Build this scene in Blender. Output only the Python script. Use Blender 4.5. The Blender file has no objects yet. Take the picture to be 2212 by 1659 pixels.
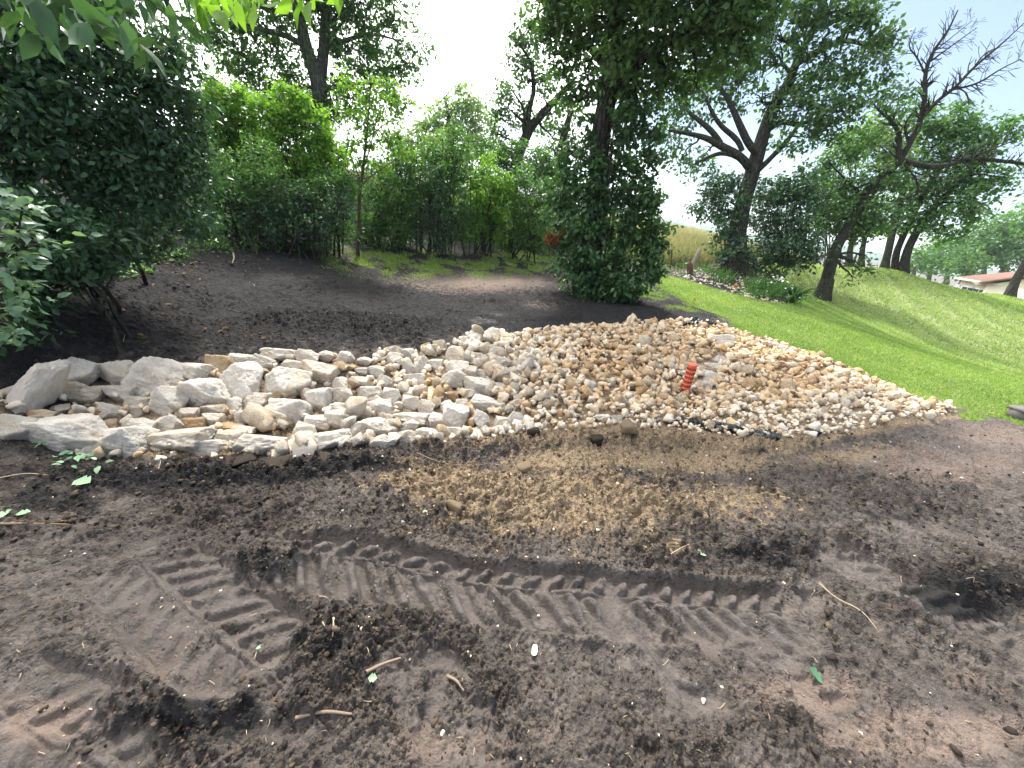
import bpy, math, numpy as np
from mathutils import Vector, Matrix
RNG = np.random.default_rng(7)
S = bpy.context.scene
COL = S.collection

# ------------------------------------------------------------------ camera, sky, sun, exposure
F_PX, CX, CY, CAM_H = 831.0, 1106.0, 829.5, 1.6          # photograph measured on a 2212 x 1659 grid
PITCH, ROLL = math.radians(25), math.radians(8.9)
CAM = np.array([0, 0, CAM_H])
cf = np.array([0, math.cos(PITCH), -math.sin(PITCH)])
_u0 = np.array([0, math.sin(PITCH), math.cos(PITCH)]); _r0 = np.array([1., 0, 0])
cr = math.cos(ROLL) * _r0 + math.sin(ROLL) * _u0
cu = -math.sin(ROLL) * _r0 + math.cos(ROLL) * _u0
cd = bpy.data.cameras.new("camera"); cam = bpy.data.objects.new("camera", cd); COL.objects.link(cam)
cd.sensor_width = 36; cd.lens = F_PX / 2212 * 36; cd.clip_start = 0.05; cd.clip_end = 6000
m = Matrix([[cr[i], cu[i], -cf[i], CAM[i]] for i in range(3)] + [[0, 0, 0, 1]])
cam.matrix_world = m
S.camera = cam

SUN_EL, SUN_AZ = math.radians(52), math.radians(-13)      # azimuth clockwise from +Y
W = bpy.data.worlds.new("World"); S.world = W; W.use_nodes = True
nt = W.node_tree; nt.nodes.clear()
def N(nt, t, **k):
    n = nt.nodes.new(t)
    for a, b in k.items(): setattr(n, a, b)
    return n
sky = N(nt, 'ShaderNodeTexSky', sky_type='NISHITA', sun_disc=False, sun_elevation=SUN_EL, sun_rotation=SUN_AZ)
sky.air_density = 1.0; sky.dust_density = .4; sky.ozone_density = 2.5
tc = N(nt, 'ShaderNodeTexCoord')
nz = N(nt, 'ShaderNodeTexNoise'); nz.inputs['Scale'].default_value = 2.2; nz.inputs['Detail'].default_value = 7; nz.inputs['Roughness'].default_value = .55
mp = N(nt, 'ShaderNodeMapping'); mp.inputs['Scale'].default_value = (1, 1, 2.4); mp.inputs['Location'].default_value = (.3, .1, 0)
nt.links.new(tc.outputs['Generated'], mp.inputs[0]); nt.links.new(mp.outputs[0], nz.inputs['Vector'])
# cloud ahead and left, more added unseen overhead to light the shade; blue right
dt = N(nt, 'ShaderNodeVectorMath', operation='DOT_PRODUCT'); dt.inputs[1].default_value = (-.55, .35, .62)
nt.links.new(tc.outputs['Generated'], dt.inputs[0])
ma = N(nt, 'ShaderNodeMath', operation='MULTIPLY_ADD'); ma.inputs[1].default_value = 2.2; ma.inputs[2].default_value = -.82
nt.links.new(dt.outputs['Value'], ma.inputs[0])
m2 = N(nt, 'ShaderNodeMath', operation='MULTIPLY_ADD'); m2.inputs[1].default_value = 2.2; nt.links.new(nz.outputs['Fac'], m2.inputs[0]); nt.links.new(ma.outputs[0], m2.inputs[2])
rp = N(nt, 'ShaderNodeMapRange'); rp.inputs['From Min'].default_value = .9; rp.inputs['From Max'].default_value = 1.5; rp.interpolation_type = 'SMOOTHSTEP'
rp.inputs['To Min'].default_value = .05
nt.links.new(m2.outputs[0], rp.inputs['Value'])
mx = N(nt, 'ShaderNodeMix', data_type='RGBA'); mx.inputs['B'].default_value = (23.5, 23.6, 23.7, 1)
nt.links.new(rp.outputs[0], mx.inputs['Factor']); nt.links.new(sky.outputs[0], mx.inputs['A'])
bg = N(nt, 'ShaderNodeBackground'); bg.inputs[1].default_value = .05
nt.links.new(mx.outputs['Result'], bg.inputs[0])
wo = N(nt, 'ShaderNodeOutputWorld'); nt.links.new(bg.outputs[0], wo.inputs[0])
W.cycles.sampling_method = 'MANUAL'; W.cycles.sample_map_resolution = 512

sl = bpy.data.lights.new("sun", 'SUN'); sun = bpy.data.objects.new("sun", sl); COL.objects.link(sun)
sl.energy = 2.0; sl.angle = math.radians(6); sl.color = (1, .95, .86)
SD = Vector((math.sin(SUN_AZ) * math.cos(SUN_EL), math.cos(SUN_AZ) * math.cos(SUN_EL), math.sin(SUN_EL)))
sun.rotation_euler = SD.to_track_quat('Z', 'Y').to_euler()
S.view_settings.view_transform = 'Standard'; S.view_settings.look = 'None'; S.view_settings.gamma = 1
S.view_settings.exposure = 1.83
S.cycles.max_bounces = 6; S.cycles.transparent_max_bounces = 4; S.cycles.diffuse_bounces = 3; S.cycles.glossy_bounces = 2
S.cycles.transmission_bounces = 3
S.cycles.use_denoising = True
S.cycles.sample_clamp_indirect = 4

# ------------------------------------------------------------------ geometry helpers
def ray(u, v):
    d = cf * F_PX + cr * (u - CX) - cu * (v - CY)
    return d / np.linalg.norm(d)
def at(u, v, z=0.):
    d = ray(u, v); return CAM + d * (z - CAM_H) / d[2]
def WD(u, v, D):                                            # the point seen at (u,v) at horizontal distance D
    d = ray(u, v); return CAM + d * D / math.hypot(d[0], d[1])
def axd(p): return float((np.asarray(p) - CAM) @ cf)        # depth along the view axis
def proj(P):
    v = np.asarray(P) - CAM; z = v @ cf
    z = np.where(z < .01, .01, z)
    return CX + F_PX * (v @ cr) / z, CY - F_PX * (v @ cu) / z

def _h(ix, iy, s):
    h = (ix.astype(np.uint32) * np.uint32(374761393) + iy.astype(np.uint32) * np.uint32(668265263) + np.uint32(s * 974711 + 13))
    h = (h ^ (h >> np.uint32(13))) * np.uint32(1274126177)
    h ^= h >> np.uint32(16)
    return h
def perlin(x, y, s=0):
    xf = np.floor(x); yf = np.floor(y); ix = xf.astype(np.int64); iy = yf.astype(np.int64); fx = x - xf; fy = y - yf
    def g(dx, dy):
        a = _h(ix + dx, iy + dy, s).astype(np.float32) * (2 * math.pi / 4294967296.)
        return np.cos(a) * (fx - dx) + np.sin(a) * (fy - dy)
    u = fx * fx * fx * (fx * (fx * 6 - 15) + 10); v = fy * fy * fy * (fy * (fy * 6 - 15) + 10)
    a = g(0, 0) * (1 - u) + g(1, 0) * u; b = g(0, 1) * (1 - u) + g(1, 1) * u
    return (a * (1 - v) + b * v) * 1.5
def fbm(x, y, sc, oct=4, s=0, billow=False):
    r = 0; a = 1.; t = 0
    for i in range(oct):
        n = perlin(x * sc + 17.3 * i, y * sc - 9.1 * i, s + i)
        if billow: n = 1 - 2 * np.abs(n) ** .8
        r = r + n * a; t += a; a *= .52; sc *= 2.03
    return r / t
def cells(x, y, sc, s=0, jit=.9):                            # lumps: each grid cell a rounded clod of its own height
    X = x * sc; Y = y * sc; ix = np.floor(X).astype(np.int64); iy = np.floor(Y).astype(np.int64); best = np.full(X.shape, -9.)
    for dx in (-1, 0, 1):
        for dy in (-1, 0, 1):
            h = _h(ix + dx, iy + dy, s); a = (h & np.uint32(1023)).astype(np.float32) / 1023; b = ((h >> np.uint32(10)) & np.uint32(1023)).astype(np.float32) / 1023; c = ((h >> np.uint32(20)) & np.uint32(1023)).astype(np.float32) / 1023
            ux = X - (ix + dx + .5 + (a - .5) * jit); uy = Y - (iy + dy + .5 + (b - .5) * jit); th = c * 6.28; k = .6 + .7 * a
            px = (ux * np.cos(th) + uy * np.sin(th)) * k; py = (-ux * np.sin(th) + uy * np.cos(th)) / k
            best = np.maximum(best, (.25 + c) * (1 - 1.9 * (px * px + py * py) ** .75))
    return np.clip(best, -.4, 1.2)
def sstep(a, b, x):
    t = np.clip((x - a) / (b - a), 0, 1); return t * t * (3 - 2 * t)

def mesh_np(name, V, Fs, mat=None, attrs=None, smooth=False, parent=None, loc=(0, 0, 0), mats=None):
    """Fs: list of (n,3) or (n,4) int arrays"""
    me = bpy.data.meshes.new(name); V = np.asarray(V, dtype=np.float32)
    me.vertices.add(len(V)); me.vertices.foreach_set('co', V.ravel())
    Fs = [np.asarray(f, dtype=np.int32) for f in (Fs if isinstance(Fs, list) else [Fs]) if len(f)]
    nl = sum(f.size for f in Fs); npoly = sum(len(f) for f in Fs)
    me.loops.add(nl); me.polygons.add(npoly)
    me.loops.foreach_set('vertex_index', np.concatenate([f.ravel() for f in Fs]))
    st = np.concatenate([np.full(len(f), f.shape[1], dtype=np.int32) for f in Fs])
    me.polygons.foreach_set('loop_start', np.concatenate([[0], np.cumsum(st)[:-1]]).astype(np.int32))
    if smooth: me.polygons.foreach_set('use_smooth', np.ones(npoly, dtype=bool))
    me.update(calc_edges=True)
    for k, a in (attrs or {}).items():
        a = np.asarray(a, dtype=np.float32)
        if a.ndim == 1:
            at_ = me.attributes.new(k, 'FLOAT', 'POINT'); at_.data.foreach_set('value', a)
        else:
            at_ = me.attributes.new(k, 'FLOAT_COLOR', 'POINT'); at_.data.foreach_set('color', a.ravel())
    if mat: me.materials.append(mat)
    o = bpy.data.objects.new(name, me); COL.objects.link(o); o.location = loc
    if parent: o.parent = parent
    return o
def tag(o, label=None, cat=None, group=None, kind=None):
    if label: o['label'] = label
    if cat: o['category'] = cat
    if group: o['group'] = group
    if kind: o['kind'] = kind
    return o
def empty(name, loc, rz=0.):
    o = bpy.data.objects.new(name, None); COL.objects.link(o); o.location = [float(c) for c in loc]; o.rotation_euler = (0, 0, rz); o.empty_display_size = .1
    return o

class MB:                                                   # collects pieces into one mesh
    def __init__(s): s.V = []; s.F3 = []; s.F4 = []; s.n = 0; s.T = []
    def add(s, V, F, t=0.):
        V = np.asarray(V, dtype=float); F = np.asarray(F, dtype=int)
        (s.F3 if F.shape[1] == 3 else s.F4).append(F + s.n); s.V.append(V); s.n += len(V); s.T.append(np.full(len(V), t))
    def box(s, c, size, rot=None, t=0.):
        v = np.array([[x, y, z] for x in (-.5, .5) for y in (-.5, .5) for z in (-.5, .5)]) * size
        if rot is not None: v = v @ np.array(rot).T
        s.add(v + c, [[0, 1, 3, 2], [4, 6, 7, 5], [0, 4, 5, 1], [2, 3, 7, 6], [0, 2, 6, 4], [1, 5, 7, 3]], t)
    def tube(s, pts, rad, n=8, t=0., jit=0.):
        pts = np.asarray(pts, float); rad = np.asarray(rad, float); k = len(pts)
        tg = np.gradient(pts, axis=0); tg /= np.linalg.norm(tg, axis=1)[:, None] + 1e-9
        ref = np.array([0.31, .95, .05]) if abs(tg[0][2]) > .6 else np.array([0, 0, 1.])
        a = np.cross(tg, ref); a /= np.linalg.norm(a, axis=1)[:, None] + 1e-9; b = np.cross(tg, a)
        th = np.arange(n) * 2 * math.pi / n
        rr = rad[:, None] * np.ones(n)
        if jit: rr = rr * (1 + jit * RNG.standard_normal((1, n)) * .7 + jit * RNG.standard_normal((k, n)) * .25)
        V = pts[:, None, :] + rr[..., None] * (a[:, None, :] * np.cos(th)[None, :, None] + b[:, None, :] * np.sin(th)[None, :, None])
        i = np.arange(k - 1)[:, None] * n + np.arange(n)[None, :]; j = np.arange(k - 1)[:, None] * n + (np.arange(n)[None, :] + 1) % n
        s.add(V.reshape(-1, 3), np.stack([i, j, j + n, i + n], -1).reshape(-1, 4), t)
        s.add(pts[-1:] + tg[-1:] * rad[-1], np.zeros((0, 3), int), t)
        e = s.n - 1; base = e - n
        s.F3.append(np.array([[base + q, base + (q + 1) % n, e] for q in range(n)]))
    def build(s, name, mat, parent=None, smooth=False, loc=(0, 0, 0)):
        V = np.concatenate(s.V) - np.asarray(loc if parent is None else (0, 0, 0), float)
        if parent is not None: V = V - np.array(parent.location)
        Fs = []
        if s.F3: Fs.append(np.concatenate(s.F3))
        if s.F4: Fs.append(np.concatenate(s.F4))
        return mesh_np(name, V, Fs, mat, {'t': np.concatenate(s.T)}, smooth, parent, loc if parent is None else (0, 0, 0))
def chaikin(P, k=2):
    P = np.asarray(P, float)
    for _ in range(k):
        Q = np.empty((2 * len(P) - 2, P.shape[1])); Q[0::2] = P[:-1] * .75 + P[1:] * .25; Q[1::2] = P[:-1] * .25 + P[1:] * .75
        P = np.vstack([P[:1], Q, P[-1:]])
    return P

# ------------------------------------------------------------------ materials
def new_mat(name):
    M = bpy.data.materials.new(name); M.use_nodes = True; t = M.node_tree; t.nodes.clear()
    o = t.nodes.new('ShaderNodeOutputMaterial'); return M, t, o
def noise(t, sc, det=4, vec=None, rough=.55, dist=0.):
    n = t.nodes.new('ShaderNodeTexNoise'); n.inputs['Scale'].default_value = sc; n.inputs['Detail'].default_value = det
    n.inputs['Roughness'].default_value = rough; n.inputs['Distortion'].default_value = dist
    if vec: t.links.new(vec, n.inputs['Vector'])
    return n.outputs['Fac']
def mapr(t, x, a, b, c=0., d=1., sm=False):
    n = t.nodes.new('ShaderNodeMapRange'); n.inputs['From Min'].default_value = a; n.inputs['From Max'].default_value = b
    n.inputs['To Min'].default_value = c; n.inputs['To Max'].default_value = d
    if sm: n.interpolation_type = 'SMOOTHSTEP'
    t.links.new(x, n.inputs['Value']); return n.outputs[0]
def mixc(t, f, a, b, mode='MIX'):
    n = t.nodes.new('ShaderNodeMix'); n.data_type = 'RGBA'; n.blend_type = mode
    if hasattr(f, 'links'): t.links.new(f, n.inputs['Factor'])
    else: n.inputs['Factor'].default_value = f
    for k, v in (('A', a), ('B', b)):
        if hasattr(v, 'links'): t.links.new(v, n.inputs[k])
        else: n.inputs[k].default_value = (*v, 1) if len(v) == 3 else v
    return n.outputs['Result']
def mth(t, op, a, b=None):
    n = t.nodes.new('ShaderNodeMath'); n.operation = op
    for i, v in enumerate((a, b)):
        if v is None: continue
        if hasattr(v, 'links'): t.links.new(v, n.inputs[i])
        else: n.inputs[i].default_value = v
    return n.outputs[0]
def attr(t, name, out='Fac'):
    n = t.nodes.new('ShaderNodeAttribute'); n.attribute_name = name; return n.outputs[out]
def principled(t, o, col, rough=.8, bump=None, bs=.3, bd=.01, spec=.3, metal=0.):
    p = t.nodes.new('ShaderNodeBsdfPrincipled')
    for k, v in (('Base Color', col), ('Roughness', rough)):
        if hasattr(v, 'links'): t.links.new(v, p.inputs[k])
        else: p.inputs[k].default_value = ((*v, 1) if k == 'Base Color' else v)
    if hasattr(spec, 'links'): t.links.new(spec, p.inputs['Specular IOR Level'])
    else: p.inputs['Specular IOR Level'].default_value = spec
    p.inputs['Metallic'].default_value = metal
    if bump is not None:
        b = t.nodes.new('ShaderNodeBump'); b.inputs['Strength'].default_value = bs; b.inputs['Distance'].default_value = bd
        t.links.new(bump, b.inputs['Height']); t.links.new(b.outputs[0], p.inputs['Normal'])
    t.links.new(p.outputs[0], o.inputs[0]); return p
def simple(name, c, rough=.6, spec=.3, var=.25, sc=30., bs=.2, bd=.003, metal=0.):
    M, t, o = new_mat(name); n = noise(t, sc, 5)
    col = mixc(t, n, [x * (1 - var) for x in c], [min(1, x * (1 + var)) for x in c])
    principled(t, o, col, rough, n, bs, bd, spec, metal); return M

def leaf_mat(name, dark, light, trans=.35, gloss=.35, rough=.45):
    M, t, o = new_mat(name)
    a = attr(t, 't'); col = mixc(t, a, dark, light)
    g = t.nodes.new('ShaderNodeObjectInfo')
    p = t.nodes.new('ShaderNodeBsdfPrincipled'); t.links.new(col, p.inputs['Base Color']); p.inputs['Roughness'].default_value = rough
    p.inputs['Specular IOR Level'].default_value = gloss
    tr = t.nodes.new('ShaderNodeBsdfTranslucent')
    tcol = mixc(t, 1., col, (1.35, 1.5, .6), 'MULTIPLY'); t.links.new(tcol, tr.inputs[0])
    mxs = t.nodes.new('ShaderNodeMixShader'); mxs.inputs[0].default_value = trans
    t.links.new(p.outputs[0], mxs.inputs[1]); t.links.new(tr.outputs[0], mxs.inputs[2]); t.links.new(mxs.outputs[0], o.inputs[0])
    return M
L_DARK = leaf_mat('leaf_dark_shrub', (.026, .066, .038), (.095, .195, .085), .3, .5, .36)
L_OAK = leaf_mat('leaf_oak', (.045, .10, .038), (.135, .245, .085), .40, .35, .45)
L_IVY = leaf_mat('leaf_ivy', (.03, .078, .03), (.105, .21, .07), .28, .4, .42)
L_BRIGHT = leaf_mat('leaf_bright', (.10, .21, .032), (.24, .41, .07), .5, .3, .45)
L_MID = leaf_mat('leaf_mid', (.05, .12, .036), (.145, .285, .075), .4, .35, .42)
L_PALE = leaf_mat('leaf_pale', (.14, .23, .10), (.28, .39, .19), .45, .2, .5)
L_FAR = leaf_mat('leaf_far', (.09, .18, .075), (.17, .29, .11), .3, .1, .6)
L_BROWN = leaf_mat('leaf_brown', (.18, .07, .03), (.34, .15, .07), .3, .2, .6)
L_BLADE = leaf_mat('grass_blade', (.13, .22, .05), (.42, .52, .17), .35, .2, .5)
L_TAN = leaf_mat('prairie_grass', (.17, .19, .10), (.44, .37, .27), .3, .1, .7)
L_BLUE = leaf_mat('leaf_bluish', (.08, .16, .10), (.24, .36, .24), .3, .6, .32)

def bark_mat(name, c, sc=1.):
    M, t, o = new_mat(name)
    tcx = t.nodes.new('ShaderNodeTexCoord'); mp = t.nodes.new('ShaderNodeMapping'); mp.inputs['Scale'].default_value = (9 * sc, 9 * sc, 1.6 * sc)
    t.links.new(tcx.outputs['Object'], mp.inputs[0])
    v = t.nodes.new('ShaderNodeTexVoronoi'); v.feature = 'DISTANCE_TO_EDGE'; v.inputs['Scale'].default_value = 2.2
    nn = t.nodes.new('ShaderNodeTexNoise'); nn.inputs['Scale'].default_value = 1.4; nn.inputs['Detail'].default_value = 5
    t.links.new(mp.outputs[0], nn.inputs['Vector'])
    mv = t.nodes.new('ShaderNodeMix'); mv.data_type = 'VECTOR'; mv.inputs['Factor'].default_value = .35
    t.links.new(mp.outputs[0], mv.inputs[4]); t.links.new(nn.outputs['Color'], mv.inputs[5]); t.links.new(mv.outputs[1], v.inputs['Vector'])
    e = mapr(t, v.outputs['Distance'], 0, .28)
    col = mixc(t, e, [x * .45 for x in c], [x * 1.35 for x in c])
    col = mixc(t, mapr(t, noise(t, 3, 4), .35, .75), col, [c[0] * .8, c[1] * 1., c[2] * .75])
    principled(t, o, col, .9, mth(t, 'ADD', e, mth(t, 'MULTIPLY', nn.outputs['Fac'], .5)), .9, .03, .15); return M
BARK = bark_mat('bark_dark', (.056, .049, .043)); BARK_G = bark_mat('bark_grey', (.17, .15, .13), 1.6); BARK_T = bark_mat('bark_tan', (.22, .15, .10), 4.)
BARK_DEAD = bark_mat('bark_dead', (.14, .105, .095), 2.)

def rock_mat(name, use_attr=False):
    M, t, o = new_mat(name)
    tcx = t.nodes.new('ShaderNodeTexCoord'); vec = tcx.outputs['Object']
    if use_attr: tone = attr(t, 't'); 
    else:
        a = t.nodes.new('ShaderNodeAttribute'); a.attribute_type = 'OBJECT'; a.attribute_name = 'tone'; tone = a.outputs['Fac']
        oi = t.nodes.new('ShaderNodeObjectInfo'); ad = t.nodes.new('ShaderNodeVectorMath'); ad.operation = 'ADD'
        t.links.new(vec, ad.inputs[0]); cmb = t.nodes.new('ShaderNodeCombineXYZ')
        r10 = mth(t, 'MULTIPLY', oi.outputs['Random'], 20.)
        for i in range(3): t.links.new(r10, cmb.inputs[i])
        t.links.new(cmb.outputs[0], ad.inputs[1]); vec = ad.outputs[0]
    n1 = noise(t, 1.3 if not use_attr else 9, 6, vec, .6); n2 = noise(t, 5. if not use_attr else 45, 8, vec, .65); n3 = noise(t, 22. if not use_attr else 160, 4, vec, .7)
    f = mth(t, 'ADD', tone, mapr(t, n1, .3, .7, -.30, .24))
    cr_ = t.nodes.new('ShaderNodeValToRGB'); t.links.new(f, cr_.inputs[0])
    e = cr_.color_ramp.elements
    e[0].position = 0.; e[0].color = (.77, .70, .61, 1); e[1].position = 1.; e[1].color = (.42, .22, .07, 1)
    x = e.new(.35); x.color = (.67, .555, .415, 1); x = e.new(.62); x.color = (.56, .37, .18, 1); x = e.new(.8); x.color = (.50, .29, .115, 1)
    col = mixc(t, mapr(t, n2, .42, .68), cr_.outputs[0], mixc(t, .5, cr_.outputs[0], (.62, .60, .57)))
    col = mixc(t, mapr(t, n3, .54, .70, 0, .6), col, (.27, .215, .17))
    if not use_attr:                                        # dirt in the hollows
        col = mixc(t, mapr(t, noise(t, 2.6, 5, vec, .7, .8), .60, .78, 0, .55), col, (.33, .235, .145))
    h = mth(t, 'ADD', n2, mth(t, 'MULTIPLY', n3, .35))
    principled(t, o, col, .88, h, 1. if not use_attr else .7, .03 if not use_attr else .010, .2); return M
ROCK = rock_mat('limestone'); GRAV = rock_mat('limestone_rubble', True)

def soil_mat():
    M, t, o = new_mat('soil')
    c = t.nodes.new('ShaderNodeAttribute'); c.attribute_name = 'mask'
    sp = t.nodes.new('ShaderNodeSeparateColor'); t.links.new(c.outputs['Color'], sp.inputs[0])
    tan, dark, grass = sp.outputs[0], sp.outputs[1], sp.outputs[2]
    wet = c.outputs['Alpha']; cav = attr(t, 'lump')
    g = t.nodes.new('ShaderNodeNewGeometry'); P = g.outputs['Position']
    nA = noise(t, 2.2, 8, P, .62); nB = noise(t, 11, 8, P, .7, .3); nC = noise(t, 60, 6, P, .7); nD = noise(t, 190, 3, P, .6)
    base = mixc(t, mapr(t, nA, .35, .65), (.125, .10, .088), (.22, .184, .16))
    base = mixc(t, mapr(t, nB, .44, .58, 0, .65), base, (.055, .045, .040))
    base = mixc(t, mapr(t, nC, .53, .66, 0, .55), base, (.26, .215, .175))
    base = mixc(t, mapr(t, noise(t, 34, 6, P, .75, .5), .50, .62, 0, .6), base, (.030, .023, .020))
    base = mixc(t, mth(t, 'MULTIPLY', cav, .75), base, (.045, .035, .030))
    pink = mixc(t, mapr(t, nB, .35, .7), (.30, .225, .18), (.17, .13, .11))
    tanc = mixc(t, mapr(t, nC, .35, .7), (.42, .305, .185), (.21, .155, .105))
    base = mixc(t, mth(t, 'MULTIPLY', attr(t, 'trk'), mapr(t, nA, .3, .6, .35, .8)), base, mixc(t, mapr(t, nB, .35, .65), (.175, .148, .135), (.12, .099, .088)))
    tmask = mapr(t, mth(t, 'ADD', tan, mapr(t, nB, .3, .7, -.4, .4)), .28, .62, 0, 1, True)
    base = mixc(t, tmask, base, tanc)
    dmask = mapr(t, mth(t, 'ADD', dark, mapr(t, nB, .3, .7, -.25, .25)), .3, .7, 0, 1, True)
    dk = mixc(t, mapr(t, nC, .4, .75), (.009, .0075, .008), (.026, .022, .022))  # dark soil, lowered further to carry the bank's shade in its colour
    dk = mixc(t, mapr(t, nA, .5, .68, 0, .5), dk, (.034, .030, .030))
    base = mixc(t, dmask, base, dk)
    pk = attr(t, 'pink'); base = mixc(t, mapr(t, mth(t, 'ADD', pk, mapr(t, nB, .3, .7, -.3, .3)), .35, .8, 0, 1, True), base, pink)
    gcol = mixc(t, mapr(t, nB, .35, .65), (.12, .17, .05), (.20, .26, .08))
    gcol = mixc(t, mapr(t, noise(t, .6, 4, P), .4, .7, 0, .6), gcol, (.27, .29, .12))
    # mower lines: arcs on the far slope, directional shading painted as paler tint
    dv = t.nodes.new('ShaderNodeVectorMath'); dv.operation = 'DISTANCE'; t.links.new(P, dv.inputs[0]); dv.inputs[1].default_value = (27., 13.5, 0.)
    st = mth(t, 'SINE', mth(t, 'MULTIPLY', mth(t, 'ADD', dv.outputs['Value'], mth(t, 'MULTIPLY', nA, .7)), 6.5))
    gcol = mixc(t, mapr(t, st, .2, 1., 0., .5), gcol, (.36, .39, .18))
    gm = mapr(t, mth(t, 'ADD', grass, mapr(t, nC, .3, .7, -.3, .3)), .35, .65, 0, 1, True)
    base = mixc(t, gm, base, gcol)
    fieldc = mixc(t, mapr(t, nA, .35, .65), (.30, .30, .12), (.52, .43, .23))
    base = mixc(t, attr(t, 'field'), base, fieldc)
    rg = mth(t, 'SUBTRACT', .92, mth(t, 'MULTIPLY', mapr(t, mth(t, 'ADD', wet, mapr(t, nA, .35, .65, -.35, .35)), .35, .7, 0, 1, True), .64))
    h = mth(t, 'ADD', mth(t, 'MULTIPLY', nB, .9), mth(t, 'ADD', mth(t, 'MULTIPLY', nC, .5), mth(t, 'MULTIPLY', nD, .16)))
    vo = t.nodes.new('ShaderNodeTexVoronoi'); vo.inputs['Scale'].default_value = 42; t.links.new(P, vo.inputs['Vector'])
    vo2 = t.nodes.new('ShaderNodeTexVoronoi'); vo2.inputs['Scale'].default_value = 95; t.links.new(P, vo2.inputs['Vector'])
    crumb = mth(t, 'ADD', mth(t, 'MULTIPLY', mapr(t, vo.outputs['Distance'], 0, .6, 1, 0), .55), mth(t, 'MULTIPLY', mapr(t, vo2.outputs['Distance'], 0, .6, 1, 0), .3))
    sel = mth(t, 'MULTIPLY', mth(t, 'MULTIPLY', mapr(t, nB, .42, .56, 0, 1, True), mth(t, 'SUBTRACT', 1., grass)), mapr(t, attr(t, 'trk'), .2, .9, 1., .12))
    h = mth(t, 'ADD', h, mth(t, 'MULTIPLY', crumb, mth(t, 'ADD', mth(t, 'MULTIPLY', sel, .7), mth(t, 'MULTIPLY', cav, .5))))
    principled(t, o, base, rg, h, 1., .036, .5); return M
SOIL = soil_mat()

# ------------------------------------------------------------------ terrain heights
def ctl():
    C = []
    A = lambda u, v, z: C.append((*at(u, v, z)[:2], z))
    B = lambda u, v, D: C.append(tuple(WD(u, v, D)))
    for x, y in [(.4, .4), (-.5, .3), (0, 1.3), (1, 1.2), (-1, 1), (2, 1.2), (-2, .9), (2.6, 2), (3.9, 2.6), (5.5, 3.2), (.6, 2.3), (-.8, 1.75), (-3, .9), (9, 4)]: C.append((x, y, 0.))
    for a in range(95, 266, 17):
        for r in (.5, 3, 12, 60, 500): C.append((r * math.sin(math.radians(a)), r * math.cos(math.radians(a)), 0.))
    for u, v, z in [(300, 900, -.12), (600, 890, -.16), (900, 860, -.16), (1200, 850, -.13), (1480, 840, -.12), (1650, 810, -.08), (30, 930, -.05),
                    (60, 800, .04), (250, 775, .03), (400, 750, .02), (600, 740, .04), (800, 745, .0), (1000, 725, 0), (1250, 715, .03), (1500, 704, .08), (1750, 780, .07), (1950, 870, .05),
                    (1400, 600, .1),
                    (1500, 608, .1), (1590, 622, .05), (1700, 642, -.02), (1450, 660, .04), (1600, 690, .0), (1800, 770, .03), (2000, 850, .03), (2212, 905, 0),
                    (1850, 720, -.03), (2000, 770, -.03), (2150, 830, -.02), (2212, 850, -.03),
                    (1760, 658, -.12), (1900, 698, -.35), (2060, 742, -.5), (2212, 790, -.55), (1775, 638, -.1), (1850, 615, .2), (1900, 625, .15), (2000, 650, 0), (2100, 672, -.2), (2212, 700, -.4)]: A(u, v, z)
    for u, v, D in [(1720, 574, 23), (1800, 578, 26), (1880, 584, 28), (1940, 592, 28), (2030, 611, 30), (2120, 636, 32), (2212, 656, 33),
                    (0, 700, 4.3), (100, 650, 4.9), (300, 650, 5.2), (500, 650, 5.6), (800, 650, 6.1), (1000, 650, 6.9), (1200, 650, 7.9), (100, 600, 5.5), (200, 590, 6.0),
                    (430, 540, 7.5), (600, 545, 7.9), (775, 555, 8.6), (1000, 545, 10.7), (1200, 575, 11.6), (1290, 640, 8.75), (450, 700, 4.9), (800, 700, 5.), (1900, 602, 24), (2000, 618, 24), (2100, 640, 25), (2212, 674, 25), (2212, 661, 29), (2100, 636, 29), (2000, 609, 27),
                    (1450, 570, 19), (1450, 520, 32), (1480, 500, 60), (1400, 488, 60)]: B(u, v, D)
    for a, r, z in [(36, 42, -.4), (44, 45, -1.6), (50, 45, -2.8), (56, 46, -3.6), (44, 62, -3.2), (50, 66, -4.8), (58, 70, -5.6), (70, 60, -4.), (36, 90, -2), (50, 120, -6), (65, 120, -6), (50, 300, -8), (75, 300, -6),
                    (30, 120, .1), (20, 150, .6), (0, 30, .9), (0, 80, 1.), (-20, 20, 1.), (-20, 60, 1.), (-45, 14, 1.4), (-45, 40, 1.6), (-70, 10, 1.5), (-70, 30, 1.6), (0, 300, .9), (-50, 300, 1.), (25, 400, .4), (-80, 100, 1.), (90, 30, -1.5), (85, 15, -.4), (-20, 900, 1), (30, 900, 0), (60, 900, -6)]:
        C.append((r * math.sin(math.radians(a)), r * math.cos(math.radians(a)), z))
    return np.array(C)
CT = ctl()
def warp(x, y):
    r = np.hypot(x, y) + .3; return np.stack([np.arctan2(x, y) * 1.6, np.log(r)], -1)
_q = warp(CT[:, 0], CT[:, 1]); _n = len(_q)
def _phi(d2): return .5 * d2 * np.log(d2 + 1e-9)
_K = _phi(((_q[:, None] - _q[None]) ** 2).sum(-1)) + np.eye(_n) * 2e-3
_Pm = np.hstack([np.ones((_n, 1)), _q])
_sol = np.linalg.solve(np.block([[_K, _Pm], [_Pm.T, np.zeros((3, 3))]]), np.concatenate([CT[:, 2], np.zeros(3)]))
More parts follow.
